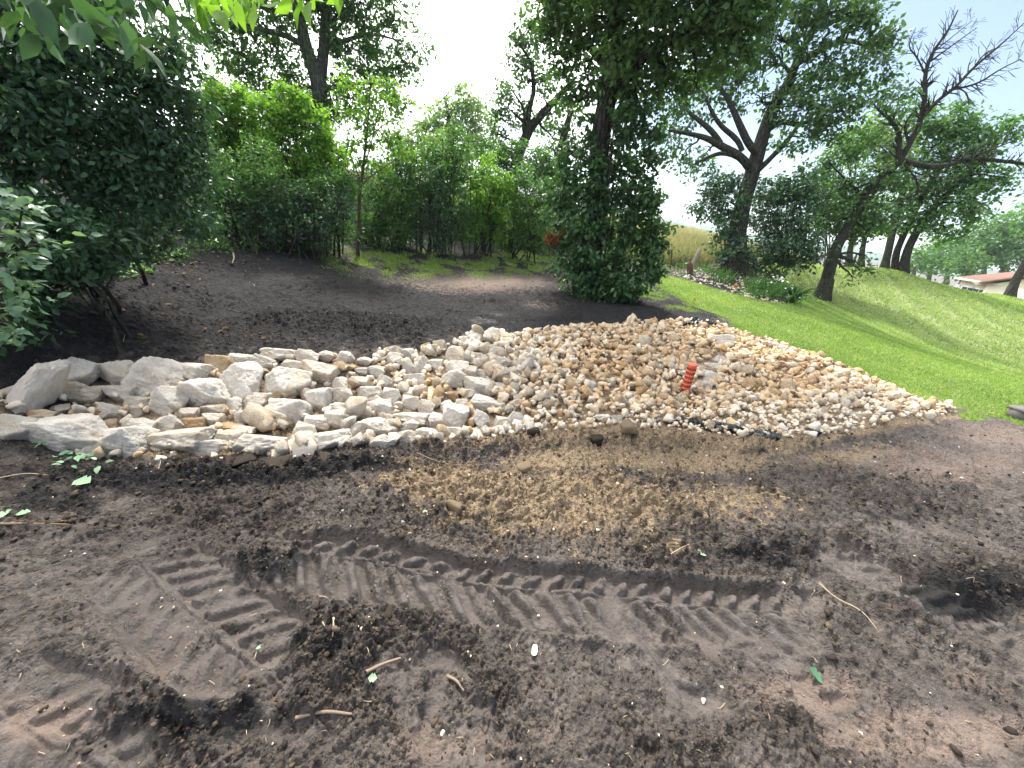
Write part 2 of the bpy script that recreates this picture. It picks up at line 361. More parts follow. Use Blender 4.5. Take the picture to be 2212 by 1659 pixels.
def hbase(x, y):
    x = np.atleast_1d(np.asarray(x, float)); y = np.atleast_1d(np.asarray(y, float)); q = warp(x, y); out = np.empty(len(q))
    for i in range(0, len(q), 60000):
        s = q[i:i + 60000]; d2 = ((s[:, None] - _q[None]) ** 2).sum(-1)
        out[i:i + 60000] = _phi(d2) @ _sol[:_n] + _sol[_n] + s @ _sol[_n + 1:]
    return out

def ell(x, y, u, v, ru, rv, p=2.):                          # soft patch on the ground, given by its centre and two half axes
    c = at(u, v)[:2]; a = at(u + ru, v)[:2] - c; b = at(u, v + rv)[:2] - c
    M = np.linalg.inv(np.array([a, b]).T); d = np.stack([x - c[0], y - c[1]], -1) @ M.T
    return np.exp(-((d ** 2).sum(-1)) ** (p / 2) * .9)
def mset(x, y, L): 
    r = np.zeros_like(x)
    for e in L: r = np.maximum(r, (e[4] if len(e) > 4 else 1.) * ell(x, y, *e[:4]))
    return r
def poly_sd(x, y, P):                                       # signed distance, + inside
    P = np.asarray(P); d = np.full(x.shape, 1e9); ins = np.zeros(x.shape, bool)
    for i in range(len(P)):
        a = P[i]; b = P[(i + 1) % len(P)]; e = b - a
        t = np.clip(((x - a[0]) * e[0] + (y - a[1]) * e[1]) / (e @ e + 1e-12), 0, 1)
        d = np.minimum(d, (x - a[0] - t * e[0]) ** 2 + (y - a[1] - t * e[1]) ** 2)
        c = ((a[1] > y) != (b[1] > y)) & (x < (b[0] - a[0]) * (y - a[1]) / (b[1] - a[1] + 1e-12) + a[0]); ins ^= c
    d = np.sqrt(d); return np.where(ins, d, -d)
def pw(L, z=0.): return np.array([at(u, v, z)[:2] for u, v in L])
LAWN = np.vstack([pw([(1385, 612), (1440, 640), (1500, 668), (1545, 690), (1600, 722), (1690, 752), (1780, 785), (1850, 815), (1920, 850), (2000, 880), (2060, 897), (2130, 907), (2212, 928)]),
                  [(14, 4.5), (60, 5), (400, 40), (400, 300), (60, 80), (30, 42), (20, 29), (14, 25.5), (11.5, 22), (10.5, 19), (9, 17)], pw([(1640, 648), (1560, 632), (1480, 612), (1430, 602)])])
BED = pw([(1440, 596), (1480, 612), (1560, 634), (1650, 652), (1720, 656), (1720, 640), (1640, 618), (1560, 600), (1500, 590)])
FIELD = np.array([(-400, 12), (-14, 11.5), (-6, 13.5), (0, 15), (4, 16), (6.5, 17.5), (9, 20), (12, 25), (19, 32), (30, 47), (60, 90), (200, 400), (-400, 900)], float)
ROCKS_P = pw([(-60, 905), (30, 880), (60, 850), (140, 845), (450, 815), (580, 785), (760, 785), (950, 755), (1080, 735), (1100, 940), (960, 958), (850, 968), (600, 968), (400, 980), (150, 968), (-40, 945)], -.05)
GRAV_P = pw([(1000, 735), (1300, 712), (1420, 708), (1500, 706), (1560, 716), (1640, 742), (1730, 772), (1850, 822), (1960, 868), (2050, 898), (1990, 916), (1850, 930), (1730, 942), (1600, 938), (1450, 925), (1300, 915), (1200, 925), (1050, 940)], 0)
TANS = [(1000, 1040, 170, 60), (1250, 1090, 260, 90, .9), (1300, 990, 200, 40), (1500, 985, 200, 40, .8), (1620, 955, 150, 25), (1560, 1080, 200, 60, .6), (1830, 985, 200, 40, .55), (900, 1000, 90, 20, .8), (1400, 940, 300, 25, 1.), (1420, 1180, 90, 30, .5)]
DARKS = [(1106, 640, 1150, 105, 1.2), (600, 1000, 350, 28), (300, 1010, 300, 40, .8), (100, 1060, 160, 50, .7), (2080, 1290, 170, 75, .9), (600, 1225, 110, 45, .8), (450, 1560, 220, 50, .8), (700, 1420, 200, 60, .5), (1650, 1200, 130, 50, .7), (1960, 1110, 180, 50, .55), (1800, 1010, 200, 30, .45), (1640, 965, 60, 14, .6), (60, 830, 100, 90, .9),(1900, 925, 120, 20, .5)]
PINKS = [(2000, 1590, 260, 80), (1750, 1500, 180, 70, .8), (2050, 1010, 260, 70, .75), (2150, 950, 200, 60, .7), (80, 1560, 160, 70, .9), (300, 1440, 120, 50, .55), (950, 1620, 200, 60, .7), (1200, 1600, 120, 60, .5), (120, 1330, 200, 80, .35), (1500, 1400, 200, 60, .4), (2100, 1480, 200, 70, .5), (1250, 600, 120, 20, .4), (1000, 620, 120, 12, .6)]  # pale soil; the bottom-left and lower-right patches paint in dappled light
WETS = [(1300, 1270, 500, 35), (700, 1230, 200, 45, .8), (350, 1250, 150, 100, .7), (560, 1100, 150, 30, .6), (250, 1480, 160, 60, .8), (850, 1320, 150, 50, .7), (1150, 1420, 200, 50, .6), (1350, 1480, 150, 60, .8), (1600, 1400, 200, 60, .6), (1550, 1590, 100, 60), (1900, 1200, 150, 60, .8), (2050, 1380, 160, 60, .6), (1050, 690, 60, 20, .5), (2010, 975, 100, 20, .5)]
CLODS = [(600, 1225, 110, 45, 1.2), (560, 1100, 400, 60, .6), (470, 1555, 210, 55, 1.6), (700, 1430, 260, 90, 1.), (1300, 1060, 500, 90, .8), (1680, 1190, 180, 60, .9), (2080, 1280, 170, 80, 1.4), (1900, 1060, 260, 60, .7), (600, 985, 400, 24, 1.1), (880, 1130, 200, 40, .6), (1450, 1200, 100, 40, .9), (1000, 1500, 220, 60, .6), (1450, 1620, 100, 40, .7), (1300, 950, 500, 20, 1.), (760, 700, 170, 26, 1.6), (900, 1560, 200, 60, .5), (1760, 1560, 200, 60, .35), (1106, 640, 1100, 90, .35)]
BUMPS = [(440, 1545, 150, 30, .05), (2080, 1285, 90, 28, .06), (600, 1225, 80, 30, .03), (1280, 940, 300, 16, .05), (650, 995, 250, 12, .02), (150, 1010, 200, 18, .02), (1560, 900, 150, 18, .03), (760, 705, 150, 20, .06), (100, 1140, 140, 14, .03), (1740, 945, 60, 10, .03), (1250, 770, 60, 60, .05), (1600, 790, 90, 22, .07), (1480, 835, 110, 20, -.04), (1900, 900, 140, 16, .03)]
TRK = [  # centre line, half width far side, half width near side, lug pitch, slant, floor depth, rib height
    ([(540, 1180), (700, 1207), (900, 1242), (1106, 1272), (1300, 1290), (1500, 1303), (1790, 1330)], .115, .21, .112, .75, .034, .056),
    ([(255, 1150), (330, 1230), (430, 1330), (545, 1440), (640, 1530)], .20, .19, .105, .7, .026, .036),
    ([(1700, 1150), (1850, 1225), (2000, 1310), (2150, 1390), (2330, 1480)], .19, .18, .095, .8, .022, .032),
    ([(1380, 1370), (1450, 1470), (1520, 1570), (1580, 1680)], .15, .15, .11, .7, .022, .03),
    ([(-150, 1490), (60, 1570), (240, 1650), (330, 1720)], .16, .16, .10, .6, .02, .03),
    ([(1830, 1330), (1950, 1450), (2100, 1570), (2260, 1690)], .10, .10, .07, 2.6, .008, .012),
    ([(1500, 1360), (1700, 1460), (1880, 1580), (1960, 1680)], .13, .13, .10, .9, .014, .024),
    ([(800, 1380), (930, 1500), (1050, 1659)], .14, .14, .10, .7, .014, .024),
    ([(1900, 960), (2020, 1010), (2212, 1090)], .2, .2, .1, 1.2, .015, .014)]
def track_fields(x, y):
    dz = np.zeros_like(x); inside = np.zeros_like(x)
    for P, wf, wn, pitch, sl_, dep, rib in TRK:
        P = chaikin([at(u, v)[:2] for u, v in P], 2); best = np.full(x.shape, 1e9); sg = np.zeros_like(x); ss = np.zeros_like(x); acc = 0
        for i in range(len(P) - 1):
            a = P[i]; e = P[i + 1] - a; L = math.hypot(*e)
            tt = ((x - a[0]) * e[0] + (y - a[1]) * e[1]) / L; tc_ = np.clip(tt, 0, L)
            d = np.hypot(x - a[0] - tc_ * e[0] / L, y - a[1] - tc_ * e[1] / L)
            cr2 = (e[0] * (y - a[1]) - e[1] * (x - a[0])) / L
            k = d < best; best = np.where(k, d, best); sg = np.where(k, np.sign(cr2), sg); ss = np.where(k, acc + tc_, ss); acc += L
        ends = sstep(0, .3, ss + .25 * perlin(x * 6, y * 6, 98)) * sstep(0, .3, acc - ss + .25 * perlin(x * 6, y * 6, 98))
        w = np.where(sg > 0, wf, wn)
        wob = fbm(x, y, 5, 2, 90) * .02
        t = best + wob
        ins = (1 - sstep(w - .02, w + .012, t)) * ends
        ph = (ss - t * sl_ + np.where(sg > 0, 0, pitch * .5)) / pitch + fbm(x, y, 4, 2, 91) * .22
        fr = np.abs(ph - np.floor(ph) - .5) * 2
        bar = sstep(.30, .85, 1 - fr) * sstep(0.012, .03, t) * (1 - sstep(w - .05, w - .01, t))
        keep = sstep(-.25, .15, fbm(x, y, 4.1, 3, 95) + np.where(sg > 0, .3, .16))
        prof = -dep + rib * bar * keep * (1 - .35 * t / w) + dep * .9 * np.exp(-(t / .011) ** 2) * keep
        rim = dep * .55 * (1 + .8 * fbm(x, y, 9, 2, 97)) * np.exp(-((t - w - .02) / .022) ** 2) * ends * (t > w - .01)
        dz = dz * (1 - ins) + prof * ins + rim; inside = np.maximum(inside, ins)
    return dz, inside

def masks(x, y):
    r = np.hypot(x, y); wob = fbm(x, y, .9, 3, 40) * .35 + fbm(x, y, 5, 3, 41) * .12
    ls = poly_sd(x, y, LAWN) + wob
    bed = poly_sd(x, y, BED) + wob * .5
    lawn = sstep(-.12, .35, ls) * (1 - sstep(-.1, .2, bed))
    patch = mset(x, y, [(880, 582, 150, 24, .8), (1010, 588, 110, 18, .65), (1130, 578, 80, 24, .8), (1080, 600, 120, 12, .4), (1480, 670, 60, 22, .5), (1560, 720, 60, 20, .5), (1400, 640, 60, 20, .8), (2100, 903, 50, 12, .9), (1290, 600, 60, 16, .5)])
    patch = patch * sstep(-.25, .3, fbm(x, y, 2.2, 4, 43) + .12)
    fld = sstep(-.6, .8, poly_sd(x, y, FIELD) + wob * 2) * (1 - lawn)
    gr = np.maximum(lawn, patch)
    return gr, lawn, fld, bed

def ground_full(x, y):
    z = hbase(x, y); gr, lawn, fld, bed = masks(x, y); r = np.hypot(x, y)
    near = 1 - sstep(10, 22, r)
    mud = (1 - np.clip(gr * 1.1, 0, 1)) * (1 - fld) * near
    clod = np.clip(mset(x, y, CLODS) + .55 * fbm(x, y, 1.5, 4, 50) + .26, 0, 1.6)
    tz, ti = track_fields(x, y)
    b = np.zeros_like(x)
    for e in BUMPS: b += e[4] * ell(x, y, *e[:4])
    big = .022 * fbm(x, y, 1.1, 3, 1) + .012 * fbm(x, y, 3.5, 3, 5)
    wx = x + .03 * fbm(x, y, 6, 2, 70); wy = y + .03 * fbm(x, y, 6, 2, 71)
    lum = fbm(wx, wy, 8, 5, 11, True)                       # -1..1 crests
    lum2 = fbm(wx, wy, 22, 4, 21, True)
    rid = fbm(x * .8 + y * .6, y * 2.2 - x * 1.5, 3.2, 4, 31, True)     # smears
    rough = 1 - ti * np.clip(.96 - .75 * sstep(.0, .35, fbm(x, y, 5.5, 4, 99)), 0, 1)
    w2 = .012 * fbm(x, y, 25, 2, 72)
    c1 = cells(wx + w2, wy, 10, 3); c2 = cells(wx + w2, wy - w2, 24, 4); c3 = cells(wx - w2, wy + w2, 52, 6)
    strk_on = 1 - .9 * ti
    m1 = sstep(.45, 1., clod + .3 * perlin(x * 2.3, y * 2.3, 80)); m2 = np.clip(clod * 1.1 + .25 * perlin(x * 4, y * 4, 81), 0, 1.2)
    sa = at(1560, 1330)[:2]; sb = at(2212, 1640)[:2]; sv = (sb - sa) / np.linalg.norm(sb - sa); al = x * sv[0] + y * sv[1]; pe = -x * sv[1] + y * sv[0] + .05 * perlin(x * 1.5, y * 1.5, 85)
    rgt = sstep(.5, 1.5, x - .1 * y)
    strk = rgt * (.016 * (1 - 2 * np.abs(perlin(al * 1.6, pe * 13, 86))) + .010 * (1 - 2 * np.abs(perlin(al * 4, pe * 31, 87))) * sstep(-.3, .3, perlin(x * 1.2, y * 1.2, 88)))
    d = big + b + rough * (.014 * clod * lum + .042 * m1 * c1 + .034 * m2 * c2 + .018 * np.clip(m2 + .35, 0, 1) * c3 + .008 * lum2 + .014 * rid * (1 - clod * .4) + strk * strk_on) + tz
    crk = np.clip(.10 - np.abs(perlin(wx * 9, wy * 9, 83)), 0, .1) * 10
    d += .0022 * fbm(x, y, 60, 3, 61) + ti * (.0035 * fbm(x, y, 30, 3, 62) - .006 * crk * (perlin(x * 2, y * 2, 84) > 0))
    z2 = z + d * mud + (1 - mud) * .006 * fbm(x, y, 9, 3, 8) * near
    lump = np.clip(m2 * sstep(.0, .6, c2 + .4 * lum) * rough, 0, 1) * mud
    return z2, dict(gr=gr, lawn=lawn, fld=fld, bed=bed, clod=clod * rough, ti=ti, lump=lump, mud=mud)

# ------------------------------------------------------------------ ground sheets (one grid, parted into soil, lawn and field)
ang = np.concatenate([np.radians(np.linspace(-77, 77, 860)), np.radians(np.linspace(77, 283, 46)[1:-1])])
rad = np.concatenate([[.02, .08, .14, .2, .25], np.exp(np.linspace(math.log(.3), math.log(10), 900)), 10 * np.exp(np.linspace(.018, math.log(90), 230))])
AA, RR = np.meshgrid(ang, rad); gx = (RR * np.sin(AA)).ravel(); gy = (RR * np.cos(AA)).ravel()
gz, GM = ground_full(gx, gy)
na, nr = len(ang), len(rad)
i = np.arange(nr - 1)[:, None] * na + np.arange(na)[None]; j = np.arange(nr - 1)[:, None] * na + (np.arange(na)[None] + 1) % na
quads = np.stack([i, j, j + na, i + na], -1).reshape(-1, 4)[:, ::-1]
tan = mset(gx, gy, TANS); dark = mset(gx, gy, DARKS); pink = mset(gx, gy, PINKS); wet = np.maximum(mset(gx, gy, WETS) * .9, .55 * GM['ti'])
gs = poly_sd(gx, gy, GRAV_P); rs = poly_sd(gx, gy, ROCKS_P)
tan = np.maximum(tan, sstep(-.25, .1, gs)); tan = np.maximum(tan, .8 * sstep(-.02, .1, rs))
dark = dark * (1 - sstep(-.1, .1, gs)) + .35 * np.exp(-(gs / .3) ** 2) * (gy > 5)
hed = ((gy > 8.3) | (gx < -5.0)) & (gx < 3)                 # leaf mould under the thicket
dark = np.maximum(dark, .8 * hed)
patchd = mset(gx, gy, [(1060, 610, 190, 24, .75), (1180, 650, 90, 20, .5)]); pink = np.maximum(pink, patchd); dark = dark * (1 - .6 * patchd)
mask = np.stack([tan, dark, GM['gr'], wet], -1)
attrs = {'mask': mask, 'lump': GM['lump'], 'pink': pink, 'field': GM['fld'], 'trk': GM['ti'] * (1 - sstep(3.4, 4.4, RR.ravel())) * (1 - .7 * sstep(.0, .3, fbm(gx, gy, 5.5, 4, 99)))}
fc = lambda a: a[quads].mean(1)
V = np.stack([gx, gy, gz], -1)
fl = fc(GM['lawn']) > .5; ff = (fc(GM['fld']) > .5) & ~fl
def sub(name, sel, label=None):
    q = quads[sel]; u, inv = np.unique(q, return_inverse=True); inv = inv.reshape(q.shape)
    o = mesh_np(name, V[u], inv, SOIL, {k: a[u] for k, a in attrs.items()}, True); o['kind'] = 'structure'
    return o
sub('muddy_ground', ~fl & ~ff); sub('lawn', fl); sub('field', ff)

def gh(x, y): return ground_full(np.atleast_1d(np.asarray(x, float)), np.atleast_1d(np.asarray(y, float)))[0]
def hit(u, v, z0=0.):                                        # where the sight line meets the ground
    p = at(u, v, z0)
    for _ in range(12): p = .5 * p + .5 * at(u, v, min(float(hbase(p[0], p[1])[0]), 1.3))
    return p

# ------------------------------------------------------------------ rocks
def ico(n):
    import bmesh
    b = bmesh.new(); bmesh.ops.create_icosphere(b, subdivisions=n, radius=1.); b.verts.ensure_lookup_table()
    V = np.array([v.co[:] for v in b.verts]); Fc = np.array([[v.index for v in f.verts] for f in b.faces]); b.free()
    return V / np.linalg.norm(V, axis=1)[:, None], Fc
ICO = {k: ico(k) for k in (1, 2, 3, 5)}
def nz3(V, sc, s, rng):                                      # cheap 3-d noise from three planar ones
    return (perlin(V[:, 0] * sc + s, V[:, 1] * sc + V[:, 2] * sc * .7, s) + perlin(V[:, 1] * sc + 5.1, V[:, 2] * sc + V[:, 0] * sc * .6 + s, s + 3) + perlin(V[:, 2] * sc, V[:, 0] * sc - V[:, 1] * sc * .8, s + 7)) / 2.2
def rock_shape(lv, seed, k=13, rough=.05, lo=.82):                   # a sphere cut back by random planes: blocky broken stone
    r = np.random.default_rng(seed); D, Fc = ICO[lv]
    n = r.normal(size=(k, 3)); n /= np.linalg.norm(n, axis=1)[:, None]
    ax = np.vstack([np.eye(3), -np.eye(3)]) + r.normal(size=(6, 3)) * .28; ax /= np.linalg.norm(ax, axis=1)[:, None]
    n = np.vstack([n, ax]); off = np.concatenate([r.uniform(lo, lo + .30, k), r.uniform(.68, .88, 6)])
    c = D @ n.T; c = np.where(c > .05, c, .05); q = off[None] / c
    p = 44.; rad_ = (q ** -p).sum(1) ** (-1 / p)
    rad_ = np.minimum(rad_, 1.5)
    if lv >= 3:
        rad_ = rad_ * (1 + rough * nz3(D, 2.6, seed, r) + rough * .9 * nz3(D, 6, seed + 9, r) + rough * .55 * (1 - 2 * np.abs(nz3(D, 12, seed + 5, r))) + rough * .25 * nz3(D, 26, seed + 3, r))
    V = D * rad_[:, None]; h = np.abs(V).max(0); V = V / h
    return V, Fc
def hull_shape(seed, n=13):                                  # crushed stone: hull of a few random points, sharp edges
    import bmesh
    r = np.random.default_rng(seed); q = r.normal(size=(n, 3)); q /= np.linalg.norm(q, axis=1)[:, None]; q *= r.uniform(.72, 1.05, (n, 1))
    b = bmesh.new(); [b.verts.new(c) for c in q]; bmesh.ops.convex_hull(b, input=b.verts); bmesh.ops.delete(b, geom=[v for v in b.verts if not v.link_faces], context='VERTS')
    bmesh.ops.triangulate(b, faces=b.faces[:]); bmesh.ops.bevel(b, geom=b.edges[:], offset=.055, segments=1, affect='EDGES'); bmesh.ops.triangulate(b, faces=b.faces[:]); b.verts.ensure_lookup_table(); b.verts.index_update()
    V = np.array([v.co[:] for v in b.verts]); Fc = np.array([[v.index for v in f.verts] for f in b.faces]); b.free(); V = V - (V.max(0) + V.min(0)) / 2
    return V / np.abs(V).max(0), Fc
ROCKM = []
for s_ in range(14):
    V_, F_ = rock_shape(5, 100 + s_, 9, .07, .74)
    o_ = mesh_np('boulder_shape', V_, F_, ROCK, None, True); ROCKM.append(o_.data); bpy.data.objects.remove(o_)
STM = []
for s_ in range(10):
    V_, F_ = hull_shape(300 + s_, 15)
    o_ = mesh_np('stone_shape', V_, F_, ROCK, None, False); STM.append(o_.data); bpy.data.objects.remove(o_)

Z4 = lambda x, y, w, h: (x * .3472, 685.8 + y * .3472, w * .3472, h * .3472)
Z5 = lambda x, y, w, h: (658.3 + x * .3224, 658.3 + y * .3224, w * .3224, h * .3224)
Z6 = lambda x, y, w, h: (1261.9 + x * .4296, 658.3 + y * .4296, w * .4296, h * .4296)
R4 = [  # x, y, w, h, tilt, tone, label
    (215, 470, 165, 390, 30, .05, 'tall pale slab leaning to the right at the far left end of the rock row'),
    (490, 355, 235, 165, 8, .08, 'pale pointed boulder just right of the tall leaning slab'),
    (748, 362, 240, 155, 2, .15, 'broad rounded pale boulder second from the leaning slab in the back row'),
    (995, 385, 285, 210, -8, .05, 'large pale boulder with a peaked top standing against the dark bank'),
    (1215, 350, 225, 135, 6, .1, 'wide flat-topped boulder right of the peaked one against the bank'),
    (1370, 312, 150, 128, 10, .62, 'tan squarish boulder among pale ones along the dark bank'),
    (1507, 282, 135, 90, 5, .12, 'small pale boulder between the tan one and a square one at the bank'),
    (1652, 292, 160, 105, 0, .18, 'square pale boulder with a tan upper edge at the bank'),
    (1735, 235, 205, 85, 3, .25, 'long low boulder topmost in the back row against the bank'),
    (1815, 312, 165, 82, 2, .3, 'buff boulder directly under the topmost long low one'),
    (1912, 254, 145, 88, 12, .12, 'cream boulder right of the topmost long low one'),
    (2030, 247, 100, 80, 0, .2, 'small squared boulder in the back row by the bank'),
    (2145, 268, 115, 95, 15, .1, 'grey-white boulder with a sloping top in the back row'),
    (1988, 345, 195, 135, 10, .38, 'tan-faced wedge boulder narrowing to its foot below the back row'),
    (1510, 405, 255, 220, 22, .06, 'large grey-white boulder with a diamond outline mid channel'),
    (1780, 420, 305, 175, 4, .12, 'very broad pale boulder right of the diamond shaped one'),
    (1280, 485, 255, 170, 5, .02, 'white boulder with an irregular flat top left of the diamond shaped one'),
    (1060, 525, 210, 155, -18, .02, 'white wedge boulder beside a dark gap in the channel'),
    (780, 480, 170, 115, 6, .15, 'pale boulder under the broad rounded one of the back row'),
    (430, 468, 195, 105, -4, .3, 'buff boulder with a ledge right of the leaning slab'),
    (570, 490, 225, 105, -6, .42, 'tan layered flat boulder below the pointed one'),
    (705, 592, 152, 108, -3, .1, 'rounded grey-white boulder in the left middle of the channel'),
    (865, 540, 155, 95, 4, .15, 'smooth pale boulder left of the white wedge'),
    (840, 592, 112, 72, 3, .2, 'small cream boulder right of the rounded grey-white one'),
    (280, 622, 190, 84, 2, .6, 'brown flat rock at the foot of the leaning slab'),
    (382, 582, 98, 82, 5, .18, 'small pale rock above the brown flat one'),
    (590, 606, 115, 64, 0, .68, 'ochre rock behind the two-row front edge on the left'),
    (1170, 602, 122, 84, -4, .2, 'buff rock in front of the white flat-topped boulder'),
    (1455, 552, 125, 98, 8, .1, 'grey-white rock under the diamond shaped boulder'),
    (1582, 552, 152, 112, -6, .28, 'buff boulder with a rounded back mid channel'),
    (1345, 582, 152, 72, 0, .4, 'low tan rock left of the grey-white one mid channel'),
    (1820, 592, 265, 145, 12, .0, 'bright white slab sloping down to the right mid channel'),
    (2000, 515, 140, 155, -3, .05, 'upright squared pale boulder right of the bright white slab'),
    (2115, 500, 115, 105, 6, .15, 'cream boulder beside the upright squared one'),
    (2120, 642, 165, 115, -4, .25, 'large buff boulder right of the foot of the bright white slab'),
    (1750, 645, 195, 112, 4, .35, 'mottled tan boulder partly under the bright white slab'),
    (1200, 668, 135, 90, -5, .78, 'orange-tan block near the front row of the channel'),
    (1040, 678, 170, 110, -22, .06, 'pale oblong rock propped behind the front row'),
    (890, 690, 190, 110, 5, .0, 'white boulder behind the third front-row block'),
    (1420, 688, 205, 64, 3, .7, 'long orange-brown flat rock behind the front row'),
    (1515, 640, 95, 95, -28, .08, 'small white triangular rock mid channel'),
    (1330, 640, 112, 92, 0, .15, 'pale knobbly rock right of the orange-tan block'),
    (680, 672, 115, 72, -4, .6, 'tan rock behind the gap between the big front blocks'),
    (85, 695, 300, 150, 5, .2, 'large cream boulder cut by the left edge of the picture'),
    (450, 740, 425, 215, 2, .1, 'largest pale boulder in the front row on the left, veined grey'),
    (800, 775, 335, 165, 0, .04, 'broad white block second in the front row'),
    (1170, 765, 345, 150, -4, .3, 'two-toned block with an ochre right face in the front row'),
    (1295, 818, 245, 95, 0, .08, 'low white block half sunk in the mud in the front row'),
    (1460, 762, 175, 105, 0, .25, 'buff rock behind the low white block'),
    (1650, 792, 305, 125, -3, .02, 'flat-topped white block with a shadowed front in the front row'),
    (2035, 770, 300, 118, -10, .02, 'long white slab tipped up to the right in the front row'),
    (1890, 722, 175, 115, 5, .2, 'cream boulder behind the long tipped slab'),
    (1500, 712, 210, 70, 0, .05, 'thin white slab behind the flat-topped block'),
    (2150, 312, 125, 65, 5, .66, 'small flat tan rock at the top right of the big boulders'),
    (1630, 350, 115, 58, 8, .6, 'tan chip of rock above the very broad pale boulder'),
    (1620, 502, 92, 72, 0, .12, 'small pale rock wedged under the very broad boulder'),
    (2100, 572, 135, 75, 0, .1, 'flat pale rock above the large buff boulder')]
G_MID = 'mid-size pale limestone rocks where the channel meets the gravel'
LM = 'mid-size pale limestone rock packed between big boulders and tan gravel'
R5 = [(350, 935, 135, 80, 0, .15, 'small cream rock in the front row right of the long tipped slab'), (515, 940, 165, 105, -25, .05, 'white rock tipped on edge in the front row beside a dark gap'),
      (680, 912, 170, 120, -4, .18, 'big cream block at the front row beside the tipped white rock'), (830, 882, 155, 112, 10, .05, 'white rock at the front with dark clods at its foot'),
      (990, 872, 172, 92, 4, .08, 'low pale rock at the front edge near the mud clods'), (1010, 770, 205, 165, 18, .04, 'large angular white boulder with a pointed top near the front middle'),
      (1190, 778, 122, 128, 0, .04, 'upright white block right of the large angular boulder'), (1240, 872, 102, 102, 0, .06, None), (1320, 802, 132, 92, 0, .12, None), (1412, 772, 102, 92, 25, .05, None),
      (1185, 670, 205, 125, 4, .12, 'broad domed buff boulder behind the upright white block'), (990, 510, 165, 125, 8, .1, 'pale domed boulder at the inner end of the big rocks'), (1155, 542, 185, 115, 5, .08, None),
      (1010, 338, 148, 116, 0, .36, 'big square pinkish-tan block at the back by the gravel'), (1010, 432, 175, 96, 0, .08, 'flat white rock under the square pinkish-tan block'),
      (695, 422, 74, 115, -14, .02, 'upright narrow white rock by a dark gap in the back'), (788, 412, 98, 115, 0, .12, 'tall rounded cream rock beside the narrow upright one'), (885, 415, 100, 105, 5, .12, None),
      (740, 512, 152, 84, 0, .12, None), (860, 526, 85, 64, 0, .75, 'brown round rock among pale ones left of the domed boulder'), (545, 522, 110, 90, 4, .05, None), (435, 592, 158, 94, -4, .08, 'wide smooth cream rock in the middle of the channel'),
      (570, 612, 155, 95, 0, .1, None), (500, 702, 185, 115, -12, .12, 'large rock with a grey top behind the front row, middle'), (230, 762, 175, 115, -8, .12, None), (250, 622, 135, 115, 22, .08, None), (370, 522, 112, 84, 0, .06, None),
      (240, 532, 125, 84, 8, .04, None), (590, 375, 112, 92, 0, .08, None), (700, 342, 104, 84, 0, .12, None), (600, 322, 125, 74, 0, .3, None), (822, 292, 64, 74, -15, .7, 'small tan block standing up at the back edge'), (905, 290, 86, 84, 0, .3, None),
      (1915, 560, 98, 84, 5, .05, 'lone white boulder lying on the tan gravel'), (1210, 382, 74, 84, 0, .1, None), (1155, 362, 74, 84, 0, .25, None), (700, 662, 152, 94, 0, .12, None), (812, 692, 114, 94, 20, .1, None), (880, 790, 135, 125, 0, .15, None),
      (690, 832, 145, 94, 0, .04, None), (1092, 452, 125, 94, 0, .2, None), (960, 692, 114, 94, -25, .0, None), (1042, 682, 94, 84, 0, .02, None), (470, 830, 225, 115, 0, .15, 'wide buff boulder right behind the front row, middle'), (380, 842, 135, 94, 0, .05, None),
      (740, 770, 260, 95, 3, .04, None), (300, 700, 120, 70, 0, .2, None), (120, 800, 200, 100, 0, .06, None), (1100, 600, 150, 70, 0, .25, None), (1290, 700, 110, 90, 0, .15, None), (930, 620, 110, 60, 0, .2, None), (480, 450, 110, 70, 0, .1, None), (400, 385, 100, 70, 0, .15, None),
      (620, 690, 90, 70, 0, .1, None), (1290, 560, 90, 80, 0, .2, None), (1180, 470, 90, 70, 0, .3, None), (370, 650, 100, 60, 0, .15, None), (1380, 860, 70, 50, 0, .2, None), (850, 610, 100, 70, 0, .1, None), (390, 450, 90, 60, 0, .25, None)]
R6 = [(685, 192, 115, 64, 3, .15, 'large flat pale rock at the back right of the gravel'), (600, 252, 82, 58, 0, .6, 'tan rock below the flat pale one, behind the orange pipe'), (680, 292, 72, 58, 0, .1, 'cream rock right of the orange pipe'),
      (640, 318, 66, 52, 0, .05, None), (620, 366, 88, 62, 10, .05, 'white angular rock just right of the orange pipe'), (600, 406, 62, 42, 0, .1, None), (588, 330, 62, 56, 0, .55, None), (135, 388, 64, 34, -8, .05, None), (240, 455, 44, 40, 0, .1, None),
      (380, 200, 40, 40, 0, .6, None), (1340, 560, 90, 36, 0, .3, None), (1010, 560, 60, 50, 20, .7, None), (430, 490, 60, 44, 0, .65, None), (90, 575, 90, 50, 0, .1, None), (160, 585, 60, 50, 0, .2, None)]
NB = 0; BOX = []
def put_rock(u, v, w, h, tilt, tone, label, meshes, name, group, zlift=0.):
    global NB
    p = hit(u, v + .46 * h); D = math.hypot(p[0], p[1]); c = WD(u, v, D + .42 * h / F_PX * axd(p))
    s = axd(c) / F_PX; W_, H_ = w * s / 2, h * s / 2
    NB += 1; r = np.random.default_rng(NB)
    o = bpy.data.objects.new(name, meshes[NB % len(meshes)]); COL.objects.link(o); o.location = c
    dep = (W_ + H_) * .5 * r.uniform(.85, 1.15)
    o.scale = (W_ * 1.12, dep, H_ * 1.30)
    base = Matrix([[cr[k], cf[k], cu[k]] for k in range(3)])
    o.rotation_euler = (base @ Matrix.Rotation(math.radians(tilt), 3, 'Y') @ Matrix.Rotation(r.normal() * .12, 3, 'Z')).to_euler()
    BOX.append((u, v, w, h))
    o['tone'] = float(np.clip(tone + r.normal() * .03, 0, 1)); tag(o, label or LM, 'boulder' if name == 'boulder' else 'stone', group)
    return o
GB = 'limestone boulders piled along the drainage channel'
